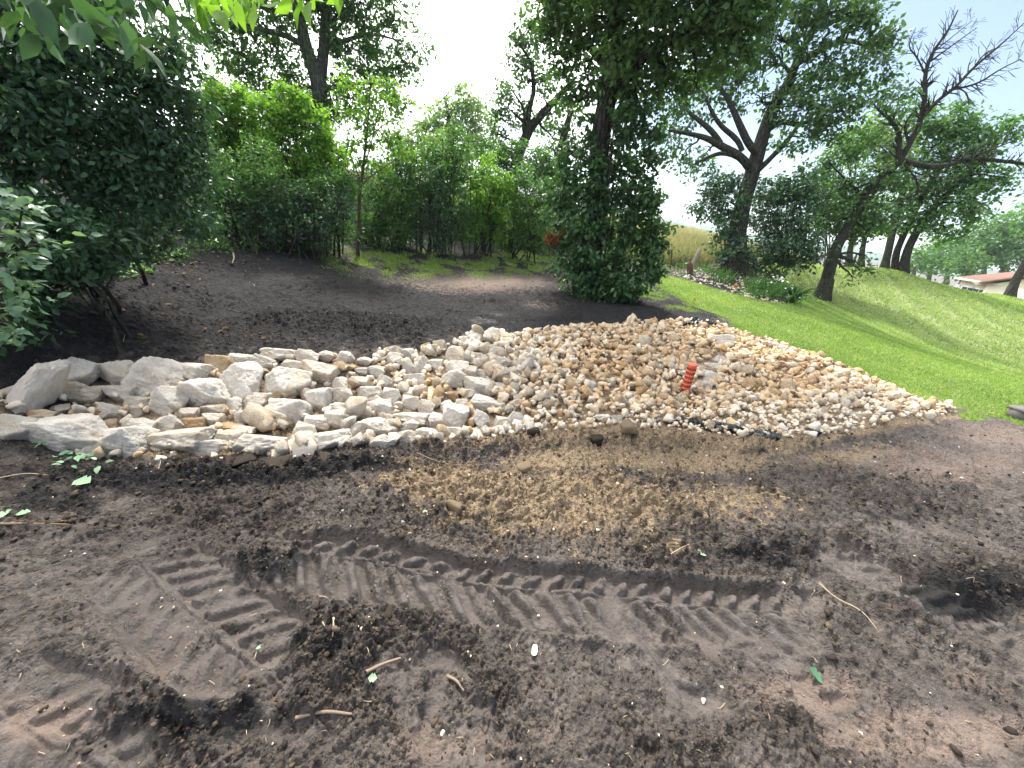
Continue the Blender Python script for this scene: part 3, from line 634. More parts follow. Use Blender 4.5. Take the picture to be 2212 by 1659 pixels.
for R_, Zf in ((R4, Z4), (R5, Z5), (R6, Z6)):
    for x, y, w, h, ti_, tone, lab in R_:
        put_rock(*Zf(x, y, w, h), ti_, tone, lab, ROCKM, 'boulder' if lab else 'rock', GB if lab else G_MID)

def inside(u, v, P):
    return poly_sd(np.atleast_1d(np.asarray(u, float)), np.atleast_1d(np.asarray(v, float)), P) > 0
def scatter_poly(P, dens, rng):
    lo = P.min(0); hi = P.max(0); n = int((hi - lo).prod() * dens); q = rng.uniform(lo, hi, (n, 2))
    return q[poly_sd(q[:, 0], q[:, 1], P) > 0]
# loose stones: candidate list, the 190 that show largest become things, the rest one heap
rg = np.random.default_rng(11)
qg = scatter_poly(GRAV_P, 330, rg); qc = scatter_poly(ROCKS_P, 330, rg)
jit = scatter_poly(GRAV_P + (GRAV_P - GRAV_P.mean(0)) * .035, 60, rg)
def dmin(x, y, P): return poly_sd(x, y, P)
q = np.vstack([qg, qc, jit]); kind = np.concatenate([np.zeros(len(qg)), np.ones(len(qc)), np.full(len(jit), 2)])
uu, vv = proj(np.stack([q[:, 0], q[:, 1], hbase(q[:, 0], q[:, 1])], -1))
tomid = np.clip((1250 - uu) / 250, 0, 1)
sz = rg.lognormal(math.log(.032), .36, len(q)) * np.where(kind == 1, .8, 1.); sz = sz * (1 + .35 * tomid * (kind == 0)); sz = np.clip(sz, .012, .085)
front = sstep(860, 930, vv) * sstep(1000, 1200, uu)
sz = np.where((kind == 1) & (uu > 560), sz * 1.45, sz); sz = sz * (1 - .35 * front)
sz = np.where(kind == 2, sz * .7, sz)
zz = gh(q[:, 0], q[:, 1])
heap = .03 * fbm(q[:, 0], q[:, 1], 1.6, 3, 77) + .035
zc = zz + heap * (kind == 0) + sz * rg.uniform(-.25, .75, len(q)) + np.where(kind == 1, rg.uniform(-.02, .05, len(q)), 0)
tone = np.clip(.60 + .13 * rg.standard_normal(len(q)) + .25 * fbm(q[:, 0], q[:, 1], 1.1, 3, 78) - .34 * tomid - .15 * front - .12 * np.exp(-((uu - 1800) / 260) ** 2) * sstep(820, 900, vv) + np.where(kind == 1, .12, 0) + .08 * np.exp(-((uu - 1290) / 70) ** 2 - ((vv - 790) / 60) ** 2), 0, 1)
P3 = np.stack([q[:, 0], q[:, 1], zc], -1)
keepm = np.ones(len(q), bool)
for bu, bv, bw, bh in BOX: keepm &= ~((((uu - bu) / (bw * .5)) ** 2 + ((vv - bv - .0 * bh) / (bh * .52)) ** 2) < 1)
q, kind, uu, vv, sz, zz, zc, tone, P3 = [a_[keepm] for a_ in (q, kind, uu, vv, sz, zz, zc, tone, P3)]
app = sz / ((P3 - CAM) @ cf) * (zc > zz + sz * .35) * (kind < 2)
order = np.argsort(-app)[:188]
solo = np.zeros(len(q), bool); solo[order] = True
LS = {0: 'loose tan and cream limestone stone lying in the wide gravel bed', 1: 'small stone filling a gap between the big pale boulders'}
for i_ in order:
    o = bpy.data.objects.new('stone', STM[i_ % 10]); COL.objects.link(o); o.location = P3[i_]
    o.scale = sz[i_] * rg.uniform(.75, 1.25, 3); o.rotation_euler = rg.uniform(0, 6.28, 3); o['tone'] = float(tone[i_])
    tag(o, LS[int(kind[i_])], 'stone', 'loose stones of the gravel bed' if kind[i_] == 0 else 'small stones between the boulders')
def stones_mesh(name, P, sz, tone, lv, mat, label, rng, loc=None, flat=1.):
    n = len(P); idx = rng.integers(0, 12, n); Vs = []; Fs = []; Ts = []; nb = 0
    for k in range(12):
        B0, F0 = hull_shape(500 + k, 9 if lv == 1 else 13) if mat.name != 'clod' else rock_shape(lv, 500 + k, 8); m_ = idx == k; c_ = int(m_.sum()); nv = len(B0)
        if not c_: continue
        B = B0[None] * (rng.uniform(.65, 1.25, (c_, 1, 3)) * np.array([1, 1, flat])); a, b, c = rng.uniform(0, 2 * math.pi, (3, c_))
        if flat < 1: b = rng.normal(0, .3, c_); c = rng.normal(0, .3, c_)
        def R(ax, t):
            M = np.zeros((c_, 3, 3)); i_, j_ = [(1, 2), (2, 0), (0, 1)][ax]; M[:, ax, ax] = 1; M[:, i_, i_] = np.cos(t); M[:, j_, j_] = np.cos(t); M[:, i_, j_] = -np.sin(t); M[:, j_, i_] = np.sin(t); return M
        M = R(2, a) @ R(0, b) @ R(1, c); Vs.append((np.einsum('nij,nkj->nki', M, B * sz[m_][:, None, None]) + P[m_][:, None]).reshape(-1, 3))
        Fs.append((F0[None] + np.arange(c_)[:, None, None] * nv).reshape(-1, 3) + nb); Ts.append(np.repeat(tone[m_], nv)); nb += c_ * nv
    o = mesh_np(name, np.concatenate(Vs), np.concatenate(Fs), mat, {'t': np.concatenate(Ts)}); o['kind'] = 'stuff'
    if label: o['label'] = label
    return o
rest = ~solo
stones_mesh('gravel', P3[rest & (kind != 1)], sz[rest & (kind != 1)], tone[rest & (kind != 1)], 2, GRAV, 'tan and cream crushed limestone gravel filling the wide bed', rg)
stones_mesh('rubble', P3[rest & (kind == 1)], sz[rest & (kind == 1)], tone[rest & (kind == 1)], 2, GRAV, 'fine limestone rubble under and between the big boulders', rg)

# ------------------------------------------------------------------ foliage
def leaf_arrays(P, size, rng, up=.6, out=None, droop=.25, asp=.55, lo=3, t=None, tvar=.3):
    """folded leaf blades: P (n,3) positions, size (n,)"""
    n = len(P); nrm = rng.normal(size=(n, 3)) * .75; nrm[:, 2] += up * 1.3
    if out is not None: nrm += out * .55
    nrm /= np.linalg.norm(nrm, axis=1)[:, None] + 1e-9
    d = rng.normal(size=(n, 3)); d[:, 2] -= droop
    if out is not None: d += out * .7
    d -= nrm * (d * nrm).sum(1)[:, None]; d /= np.linalg.norm(d, axis=1)[:, None] + 1e-9
    w = np.cross(d, nrm); L = size[:, None]
    if lo == 3:                                            # four corners, folded on the rib
        V = np.stack([P, P + d * L * .45 + w * L * asp * .5 + nrm * L * .08, P + d * L - nrm * L * .10, P + d * L * .45 - w * L * asp * .5 + nrm * L * .08], 1)
        F = np.array([[0, 1, 2], [0, 2, 3]])
    else:                                                  # eight points: stalk end, widening, pointed tip
        V = np.stack([P, P + d * L * .22 + w * L * asp * .42 + nrm * L * .05, P + d * L * .55 + w * L * asp * .44 + nrm * L * .06, P + d * L * 1.0 - nrm * L * .16,
                      P + d * L * .55 - w * L * asp * .44 + nrm * L * .06, P + d * L * .22 - w * L * asp * .42 + nrm * L * .05, P + d * L * .4, P + d * L * .75 - nrm * L * .04], 1)
        F = np.array([[0, 1, 6], [1, 2, 6], [2, 7, 6], [2, 3, 7], [3, 4, 7], [4, 6, 7], [4, 5, 6], [5, 0, 6]])
    k = V.shape[1]; tt = np.clip((.5 if t is None else t) + tvar * rng.standard_normal(n), 0, 1)
    return V.reshape(-1, 3), (F[None] + np.arange(n)[:, None, None] * k).reshape(-1, 3), np.repeat(tt, k)

def crown_points(blobs, rng, dens=1., cl=.32, per=26, gap=.0, hollow=.45):
    """blobs: (centre xyz, radii xyz). Leaf clusters spread through each blob, uneven outline"""
    Ps = []; Os = []; Ts = []; Cc = []
    for c, r in blobs:
        c = np.asarray(c); r = np.asarray(r); R0 = r.mean(); n = max(4, int(dens * (R0 / cl) ** 2 * 9))
        d = rng.normal(size=(n, 3)); d /= np.linalg.norm(d, axis=1)[:, None]
        rr = hollow + (1 - hollow) * rng.random(n) ** .6 + .22 * (rng.random(n) < .16) * rng.random(n)
        bump = 1 + .42 * nz3(d * 1., 1.7, int(abs(c[0] * 37) % 50) + 1, rng) + .14 * nz3(d, 4.2, int(abs(c[2] * 31) % 50) + 2, rng)
        q = c + d * r * (rr * bump)[:, None]
        if gap > 0:
            g_ = perlin(q[:, 0] / (R0 * .55) + q[:, 1], q[:, 2] / (R0 * .45), 5) + .5 * perlin(q[:, 0] / (R0 * .2), q[:, 2] / (R0 * .2) + q[:, 1], 6)
            k = g_ > -.48 + gap * 1.15; q = q[k]; d = d[k]; rr = rr[k]
        n = len(q); 
        if n == 0: continue
        pp = rng.integers(int(per * .5), int(per * 1.5), n); idx = np.repeat(np.arange(n), pp); m_ = len(idx)
        off = rng.normal(size=(m_, 3)) * cl * np.array([.46, .46, .27]) * (.6 + .8 * rng.random((n, 1)))[idx]
        Ps.append(q[idx] + off); o = d[idx] * .8 + off / (cl + 1e-6) * .5; Os.append(o)
        Ts.append((.40 + .24 * rng.standard_normal(n))[idx]); Cc.append(q)
    return np.concatenate(Ps), np.concatenate(Os), np.concatenate(Ts), Cc

def B3(u, v, rpx, D, dd=0., asp=(1, 1, .85)):                # a blob seen at (u,v) with pixel radius, at horizontal distance D+dd
    c = WD(u, v, D + dd); R0 = rpx / F_PX * axd(c); return c, R0 * np.asarray(asp)

def limb(mb, pts, rng, jit=.05, n=8, twig=0):
    P = np.array([(*WD(p[0], p[1], p[2]), p[3] * (.76 if p[3] > .1 else .95)) for p in pts], float)
    P[1:-1, :3] += rng.normal(size=(len(P) - 2, 3)) * P[1:-1, 3:4] * .25; P = chaikin(P, 3)
    mb.tube(P[:, :3], P[:, 3], n, jit=jit); return P
def branchlets(mb, start, tgt, r0, rng, n=4):
    k = 7; t = np.linspace(0, 1, k)[:, None]; a = np.asarray(start); b = np.asarray(tgt); L = np.linalg.norm(b - a)
    P = a + (b - a) * t + np.array([0, 0, .12 * L]) * np.sin(t * math.pi) + np.cumsum(rng.normal(size=(k, 3)) * L * .035, 0) * np.sin(t * math.pi)
    P[-1] = b; mb.tube(P, np.linspace(r0, max(r0 * .22, .004), k), n); return P

LDEN = 1.6
def tree(name, label, cat, D, limbs, blobs, leafm, barkm, lsize, dens=1., cl=.32, per=26, gap=.2, group=None, seed=1, lo=3, base=None, twigs=True, hollow=.45, asp=.6, branch_r=.05, tvar=.16, extra=None, crown='crown', up=.6):
    rng = np.random.default_rng(seed); tr = MB(); sk = []
    for L in limbs: sk.append(limb(tr, L, rng))
    b0 = sk[0][0, :3] if sk else np.asarray(base, float)
    if sk:                                                  # root flare
        r0 = sk[0][0, 3]; g = b0.copy(); s_ = sk[0][:, :3]; d_ = s_[3] - s_[0]; d_ = d_ / np.linalg.norm(d_); tr.tube([g + [0, 0, -.4], g - d_ * .03, g + d_ * .5 * r0, g + d_ * 1.4 * r0, g + d_ * 2.6 * r0], [r0 * 1.55, r0 * 1.35, r0 * 1.17, r0 * 1.04, r0 * .93], 12, jit=.06)
    root = empty(name, b0); tag(root, label, cat, group)
    bl = [B3(b[0], b[1], b[2], D, b[3] if len(b) > 3 else 0, b[4] if len(b) > 4 else (1, 1, .85)) for b in blobs] + (extra or [])
    P, O, T, Cc = crown_points(bl, rng, dens * LDEN, cl * .9, per, gap, hollow); lsize = lsize * .86
    if twigs:
        src = np.concatenate([s[len(s) // 3:] for s in sk]) if sk else None
        for (c, r), q in zip(bl, Cc):
            if src is not None:
                i_ = np.argmin(((src[:, :3] - c) ** 2).sum(1)); st = src[i_, :3]; r0 = min(src[i_, 3] * .55, branch_r)
            else: st = b0 + rng.normal(size=3) * [.15, .15, 0]; r0 = branch_r * .5
            Q = branchlets(tr, st, c, r0, rng, 5)
            for e in q[rng.permutation(len(q))[:min(len(q), 14)]]:
                branchlets(tr, Q[rng.integers(3, len(Q))], e, r0 * .38, rng, 3)
    tr.build('trunk', barkm, root, True)
    V, F, t = leaf_arrays(P, lsize * rng.uniform(.6, 1.3, len(P)), rng, up, O, .25, asp, lo, T, tvar)
    mesh_np(crown, V - b0, F, leafm, {'t': t}, lo != 3, root)
    return root

def zb(L, s, ou, ov):                                        # blob lists read off enlarged views
    return [(ou + b[0] * s, ov + b[1] * s, b[2] * s, *b[3:]) for b in L]
def zl(L, s, ou, ov): return [(ou + p[0] * s, ov + p[1] * s, p[2], p[3]) for p in L]
K3 = (.4298, 1316.6, 0); K2 = (.3969, 658.3, 0); K1 = (.3638, 0, 0)

# the ivy-clad oak in the middle
tree('ivy_clad_oak', 'big dark oak with an ivy-wrapped trunk standing at the edge of the mud', 'tree', 8.8,
     [[(1262, 642, 8.75, .34), (1270, 560, 8.75, .29), (1282, 430, 8.8, .27), (1298, 300, 8.8, .25), (1315, 180, 8.9, .23), (1335, 40, 9., .21), (1360, -150, 9.1, .18), (1400, -420, 9.2, .10)],
      [(1310, 210, 8.9, .12), (1360, 150, 8.6, .10), (1440, 90, 8.2, .08), (1560, 20, 7.8, .05)], [(1320, 160, 8.9, .11), (1270, 90, 9.4, .08), (1200, 60, 10, .04)],
      [(1335, 30, 9, .12), (1420, -60, 9.4, .10), (1550, -100, 9.8, .05)], [(1345, -50, 9, .12), (1240, -150, 8.6, .08), (1150, -250, 8.2, .05)]],
     [(1345, 30, 70), (1430, 40, 75, -.6), (1520, 40, 70, -.8), (1600, 20, 60, -.8), (1655, 5, 45, -.8), (1420, 130, 60, -.4), (1500, 120, 55, -.5), (1580, 90, 45, -.8), (1370, 120, 50, .3), (1280, 60, 60, .5), (1215, 50, 50, .8), (1180, 20, 45, .8), (1225, 130, 42, .6), (1265, 170, 38, .4),
      (1440, 200, 45, -.3), (1380, 220, 40, 0), (1500, 175, 35, -.5), (1610, 110, 22, -.8), (1180, 90, 25, .8), (1235, 220, 30, .5), (1330, 140, 40, -.7),
      (1400, -80, 110, 0), (1550, -80, 110, -.5), (1250, -80, 110, .5), (1480, -240, 150, -1.), (1300, -250, 150, -1.6), (1650, -200, 120, .5), (1150, -220, 120, -1.)],
     L_OAK, BARK, .125, dens=.9, cl=.26, per=22, gap=.2, seed=21, branch_r=.07)
# its ivy, a plant of its own
rng = np.random.default_rng(5)
ivb = [B3(u, v, r, 8.62, dd) for u, v, r, dd in [(1290, 610, 55, 0), (1350, 610, 48, -.1), (1395, 590, 30, 0), (1240, 560, 36, 0), (1300, 540, 48, 0), (1370, 540, 48, 0), (1415, 530, 26, 0), (1250, 480, 45, 0), (1320, 470, 50, 0), (1385, 480, 42, 0), (1425, 490, 22, 0), (1215, 470, 32, .2), (1205, 410, 30, .3), (1250, 400, 40, .1),
                                                 (1330, 400, 45, .1), (1385, 410, 38, 0), (1235, 340, 28, .3), (1350, 330, 42, .2), (1400, 350, 30, 0), (1280, 330, 22, -.1), (1365, 260, 40, .1), (1410, 290, 24, 0), (1320, 620, 40, -.25), (1215, 520, 22, 0), (1268, 260, 14, -.15), (1420, 430, 20, 0), (1345, 640, 25, -.1), (1230, 590, 20, .1), (1275, 490, 30, -.32), (1262, 550, 30, -.35), (1285, 420, 28, -.3), (1292, 350, 22, -.25), (1255, 600, 28, -.35), (1345, 250, 26, .1), (1350, 190, 24, .2), (1290, 200, 18, .2), (1365, 130, 26, .3), (1305, 90, 18, .2), (1280, 300, 18, .1)]]
P, O, T, Cc = crown_points(ivb, rng, 1.15, .17, 20, .12, .5)
V, F, t = leaf_arrays(P, .105 * rng.uniform(.6, 1.3, len(P)), rng, .25, O, .9, .62, 3, T, .16)
ivroot = empty('ivy', WD(1300, 640, 8.6)); tag(ivroot, 'thick mass of climbing ivy wrapped around the middle oak trunk', 'ivy')
mesh_np('leaves', V - np.array(ivroot.location), F, L_IVY, {'t': t}, False, ivroot)
sm = MB()
for k in range(16):
    a_ = rng.uniform(0, 6.28); u0 = 1262 + 26 * math.cos(a_); pts = [WD(u0 + (62 * s) + 6 * math.sin(5 * s + a_), 640 - 420 * s, 8.42 + .1 * math.sin(a_)) for s in np.linspace(0, .5 + .5 * rng.random(), 14)]
    sm.tube(pts, np.linspace(.022, .008, 14), 5)
sm.build('stem', BARK, ivroot, True)
# brown dead sprig hanging off its left side
br = [B3(1195, 515, 14, 8.5), B3(1218, 505, 10, 8.5)]
P, O, T, _ = crown_points(br, rng, 1.6, .07, 14, 0, .2); V, F, t = leaf_arrays(P, np.full(len(P), .07), rng, .0, O, 1.4, .4, 3, T)
o = mesh_np('dead_leaves', V - np.array(ivroot.location), F, L_BROWN, {'t': t}, False, ivroot); o['label'] = 'rust brown dead leaves hanging at the left of the ivy'

# the right-hand oak with wide limbs
tree('oak', 'spreading oak with dark twisting limbs, right of the ivy-clad tree', 'tree', 19,
     [zl([(630, 1330, 18.8, .50), (650, 1200, 18.9, .43), (690, 1000, 19, .36), (722, 850, 19, .34), (785, 660, 19, .27), (800, 560, 19, .22), (900, 420, 19.3, .20), (950, 300, 19.5, .16), (1050, 110, 19.8, .10), (1100, -40, 20, .06)], *K3),
      zl([(718, 860, 19, .22), (660, 800, 18.6, .19), (560, 730, 18.2, .17), (470, 690, 18, .12), (300, 655, 17.6, .05)], *K3), zl([(760, 780, 19, .2), (690, 740, 18.8, .17), (660, 640, 18.6, .16), (615, 540, 18.4, .12), (560, 440, 18.2, .06)], *K3),
      zl([(690, 820, 18.9, .13), (620, 780, 18.4, .11), (540, 772, 18, .08), (430, 820, 17.6, .03)], *K3), zl([(560, 720, 18.2, .12), (500, 650, 18, .1), (400, 570, 17.9, .06), (350, 500, 17.8, .03)], *K3),
      zl([(800, 650, 19, .14), (870, 610, 19.3, .12), (960, 640, 19.6, .08), (1100, 560, 20, .04)], *K3), zl([(730, 870, 19, .15), (800, 810, 19.2, .12), (900, 700, 19.5, .09), (1000, 560, 19.8, .04)], *K3),
      zl([(930, 330, 19.4, .12), (1080, 240, 19.6, .1), (1200, 195, 19.8, .08), (1370, 270, 20, .03)], *K3), zl([(668, 760, 18.65, .11), (640, 700, 18.6, .1), (540, 620, 18.4, .08), (470, 460, 18.2, .04)], *K3)],
     zb([(330, 620, 90), (300, 720, 80), (350, 830, 75), (420, 880, 45), (480, 780, 45), (300, 540, 70), (380, 480, 80), (470, 540, 60), (520, 430, 80), (440, 370, 80), (560, 330, 90), (660, 420, 90), (760, 500, 90), (640, 250, 100), (760, 330, 110), (700, 150, 100), (820, 200, 100),
         (900, 120, 100), (1000, 60, 100), (1120, 60, 100), (1250, 70, 100), (1340, 80, 70), (1350, 160, 80), (1420, 200, 65), (1200, 160, 80), (1300, 220, 60), (1390, 250, 40), (1080, 200, 80), (1000, 300, 110), (1120, 330, 90), (1230, 360, 80), (1330, 350, 70), (1200, 450, 90), (1290, 480, 60), (1050, 440, 100), (930, 450, 100), (860, 560, 80), (940, 580, 80),
         (1050, 560, 90), (1140, 560, 80), (1200, 600, 60), (1090, 650, 80), (980, 680, 80), (900, 740, 60), (1150, 700, 55), (620, 560, 55), (1290, 20, 70), (900, -60, 150), (1100, -100, 160), (700, -80, 150), (1000, -260, 170), (1400, 420, 60), (1460, 480, 45)], *K3),
     L_OAK, BARK, .20, dens=.62, cl=.48, per=24, gap=.30, seed=22, branch_r=.09)
# leaning oak with the half-dead top
dead = [[(1945, 345, 21.4, .20), (1990, 358, 21.6, .16), (2047, 360, 21.8, .14), (2090, 339, 22, .12), (2155, 348, 22.3, .10), (2212, 356, 22.6, .08), (2300, 366, 23, .05)],
        [(1945, 345, 21.4, .22), (1961, 317, 21.4, .2), (1990, 262, 21.5, .16), (1999, 205, 21.5, .12), (2000, 165, 21.6, .11), (2010, 118, 21.6, .085), (2045, 70, 21.7, .06), (2069, 22, 21.8, .03)],
        [(1996, 250, 21.5, .12), (2025, 215, 21.6, .1), (2064, 188, 21.8, .085), (2103, 146, 22, .07), (2155, 103, 22.2, .045), (2212, 50, 22.5, .02)],
        [(2050, 195, 21.7, .06), (2112, 182, 22, .05), (2160, 150, 22.1, .035), (2205, 128, 22.3, .02)], [(1940, 345, 21.3, .16), (1943, 290, 21.2, .12), (1925, 258, 21.1, .09), (1900, 240, 21, .06), (1880, 215, 20.9, .03)],
        [(1963, 310, 21.4, .08), (1950, 265, 21.3, .06), (1990, 225, 21.4, .03)], [(1950, 350, 21.3, .07), (1983, 391, 21.2, .05), (1983, 425, 21.1, .04), (1918, 436, 21, .015)], [(1975, 372, 21.2, .05), (2010, 385, 21.2, .03), (2068, 378, 21.2, .012)],
        [(1999, 160, 21.6, .05), (1980, 120, 21.5, .04), (1960, 100, 21.5, .03), (1978, 60, 21.4, .015)], [(2000, 140, 21.6, .05), (2040, 110, 21.6, .04), (2110, 60, 21.6, .015)], [(2064, 188, 21.8, .04), (2090, 200, 21.9, .03), (2093, 225, 21.9, .015)],
        [(2103, 146, 22, .04), (2130, 110, 22, .03), (2180, 96, 22.2, .012)], [(2010, 118, 21.6, .04), (2050, 85, 21.6, .025), (2100, 45, 21.7, .01)], [(2100, 340, 22, .05), (2150, 320, 22.1, .04), (2200, 300, 22.2, .02)], [(1861, 420, 21.2, .1), (1820, 380, 20.9, .06), (1790, 350, 20.7, .03)]]
dead = [[(p[0], p[1], p[2], p[3] * .62) for p in L] for L in dead]
r_ = np.random.default_rng(3); tw = []
for L in dead:
    for k in range(1, len(L)):
        a, b = L[k - 1], L[k]
        if b[3] > .075 or (L is dead[0] and k < 3): continue
        for _ in range(7):
            f = r_.random(); u = a[0] + (b[0] - a[0]) * f; v = a[1] + (b[1] - a[1]) * f; d_ = a[2] + (b[2] - a[2]) * f
            th = math.atan2(b[1] - a[1], b[0] - a[0]) + r_.choice([-1, 1]) * r_.uniform(.4, 1.1); ln = r_.uniform(14, 42)
            rad_ = min(.035, b[3] * .5); q1 = (u + math.cos(th) * ln * .5, v + math.sin(th) * ln * .5); q2 = (q1[0] + math.cos(th + .4) * ln * .5, q1[1] + math.sin(th - .3) * ln * .5 - 3)
            tw.append([(u, v, d_, rad_), (*q1, d_ + r_.normal() * .15, rad_ * .6), (*q2, d_ + r_.normal() * .3, .006)])
            for _2 in range(2): tw.append([(*q1, d_, rad_ * .5), (q1[0] + math.cos(th + r_.uniform(-1, 1)) * ln * .5, q1[1] + math.sin(th + r_.uniform(-1, 1)) * ln * .5, d_ + r_.normal() * .2, .005)])
tree('leaning_oak', 'leaning oak on the lawn slope with a bare half-dead top', 'tree', 21.2,
     [[(1775, 640, 20.6, .34), (1787, 600, 20.7, .30), (1812, 535, 20.8, .28), (1838, 480, 21, .25), (1870, 425, 21.1, .24), (1905, 385, 21.2, .23), (1945, 345, 21.4, .22)]] + dead + tw,
     zb([(1130, 1100, 70), (1250, 1080, 80), (1180, 1000, 80), (1300, 1150, 80), (1220, 1180, 50), (1380, 1120, 60), (1330, 1020, 70), (1430, 1040, 55), (1250, 920, 70), (1150, 900, 60), (1260, 1360, 42), (1240, 1400, 28), (1290, 1300, 28), (1210, 1310, 26), (1400, 920, 70), (1350, 860, 70), (1460, 560, 50), (1430, 460, 55), (1390, 520, 40), (1480, 620, 45), (1500, 900, 60)], *K3),
     L_OAK, BARK, .17, dens=.7, cl=.42, per=22, gap=.2, seed=23, branch_r=.07)

# understory and dark bushes round the right-hand oak
tree('shrub', 'dark round shrub at the foot of the spreading oak, left side of its trunk', 'shrub', 18.4, [], zb([(540, 940, 80), (600, 1000, 80), (500, 1050, 70), (560, 1130, 80), (520, 880, 40), (620, 900, 50), (450, 1050, 40)], *K3) + [(1580, 540, 38), (1555, 580, 25)], L_DARK, BARK, .17, .8, .4, 22, .15, seed=31, base=at(1570, 590, .1))
tree('shrub', 'tall dark shrub at the foot of the spreading oak, right side of its trunk', 'shrub', 19.6, [], zb([(800, 960, 90), (880, 1020, 100), (760, 1100, 80), (860, 1150, 100), (960, 1100, 90), (930, 960, 80), (800, 1260, 80), (900, 1260, 90), (1000, 1220, 80), (1030, 1000, 70), (980, 900, 70), (1000, 1310, 50), (740, 1330, 50), (860, 1340, 60), (680, 1290, 50)], *K3), L_DARK, BARK, .17, .9, .42, 24, .1, seed=32, base=at(1690, 600, .1))
tree('shrub', 'yellow-green sunlit shrub between the spreading oak and the leaning oak', 'shrub', 22.5, [], zb([(1060, 960, 80), (1100, 1060, 70), (1150, 1000, 60), (1060, 1130, 60), (1080, 880, 70), (1130, 820, 60), (1180, 760, 70), (1250, 700, 80)], *K3), L_MID, BARK, .2, .8, .45, 22, .15, seed=33, base=WD(1790, 575, 22.5))
# bright trees behind the leaning oak
gb = 'group of three trees standing close together at the top of the lawn'
tree('lawn_tree', 'trunk leaning right at the top of the lawn, left of its two close neighbours', 'tree', 27, [[(1908, 585, 27.5, .24), (1914, 550, 27.5, .21), (1927, 505, 27.6, .2), (1940, 450, 27.8, .2), (1960, 380, 28, .14)]], zb([(1260, 680, 80), (1330, 640, 80), (1420, 700, 80), (1300, 780, 90), (1420, 830, 90), (1380, 950, 80), (1450, 760, 60), (1180, 720, 60)], *K3), L_PALE, BARK, .22, .7, .55, 24, .18, gb, seed=34)
tree('lawn_tree', 'trunk between two close neighbours at the top of the lawn', 'tree', 28, [[(1932, 587, 28, .22), (1937, 550, 28, .2), (1947, 520, 28, .18), (1985, 440, 28.3, .18), (2040, 350, 28.8, .12)]], zb([(1560, 600, 80), (1660, 600, 90), (1740, 620, 90), (1580, 700, 80), (1700, 740, 90), (1500, 1000, 90), (1600, 1000, 90), (1560, 880, 90), (1460, 1120, 60), (1550, 1130, 70)], *K3), L_MID, BARK, .22, .7, .55, 24, .18, gb, seed=35)
tree('lawn_tree', 'rightmost thick trunk of the three close together at the top of the lawn', 'tree', 28, [[(1950, 590, 28, .28), (1957, 560, 28, .25), (1968, 525, 28, .22), (2010, 450, 28, .22), (2090, 380, 28, .12)]], zb([(1840, 640, 80), (1930, 680, 70), (2010, 640, 60), (1800, 760, 90), (1850, 860, 100), (1700, 880, 100), (1780, 980, 100), (1900, 960, 80), (1960, 920, 50), (1700, 1080, 90), (1830, 1080, 70), (1640, 1170, 60), (1730, 1160, 50), (1620, 780, 80), (2060, 680, 60), (1980, 880, 40)], *K3), L_MID, BARK, .22, .7, .55, 24, .18, gb, seed=36)
for u, D_, l in ((1834, 33, 'thin distant trunk seen just right of the leaning oak trunk'), (1860, 36, 'second thin distant trunk right of the leaning oak trunk')):
    tree('tree', l, 'tree', D_, [[(u, 572, D_, .24), (u + 4, 540, D_, .2), (u + 12, 500, D_, .15)]], [(u + 10, 480, 34), (u + 30, 450, 30), (u - 10, 450, 30)], L_MID, BARK, .25, .7, .6, 20, .1, seed=40 + D_)

# left-hand tall tree
tree('tall_tree', 'tall tree with a forked grey trunk rising behind the left thicket', 'tree', 16,
     [[(700, 470, 16, .40), (698, 330, 16, .34), (694, 250, 16, .31), (690, 175, 16, .30), (668, 120, 16, .24), (650, 60, 16, .21), (630, -40, 16, .17), (600, -200, 16, .1)], [(690, 180, 16, .24), (700, 110, 16, .2), (705, 20, 16.1, .17), (720, -120, 16.2, .1)],
      [(694, 110, 16, .09), (720, 95, 16.2, .08), (800, 70, 16.6, .05), (870, 90, 17, .02)], [(660, 100, 16, .09), (600, 70, 15.8, .07), (520, 60, 15.5, .04)], [(692, 200, 16, .08), (740, 180, 16.1, .06), (820, 180, 16.4, .03)], [(650, 40, 16, .08), (560, 10, 15.6, .05), (470, 20, 15.2, .03)]],
     [(470, 50, 42), (450, 95, 28), (520, 35, 45), (490, 120, 40), (550, 90, 50), (530, 150, 40), (600, 60, 50), (600, 140, 50), (570, 190, 45), (640, 190, 50), (620, 240, 50), (730, 60, 50), (790, 40, 45), (760, 110, 50), (830, 75, 42), (870, 50, 25), (880, 120, 40), (905, 90, 18), (820, 130, 45), (760, 170, 45), (730, 220, 45), (830, 180, 38),
      (880, 165, 30), (780, 230, 40), (690, 20, 50), (740, 0, 50), (700, 260, 40), (850, 10, 30), (640, -60, 110), (780, -60, 90), (500, -50, 90), (700, -200, 150), (845, 225, 25), (660, 130, 30)],
     L_MID, BARK_G, .16, .62, .38, 24, .28, seed=24, branch_r=.08)
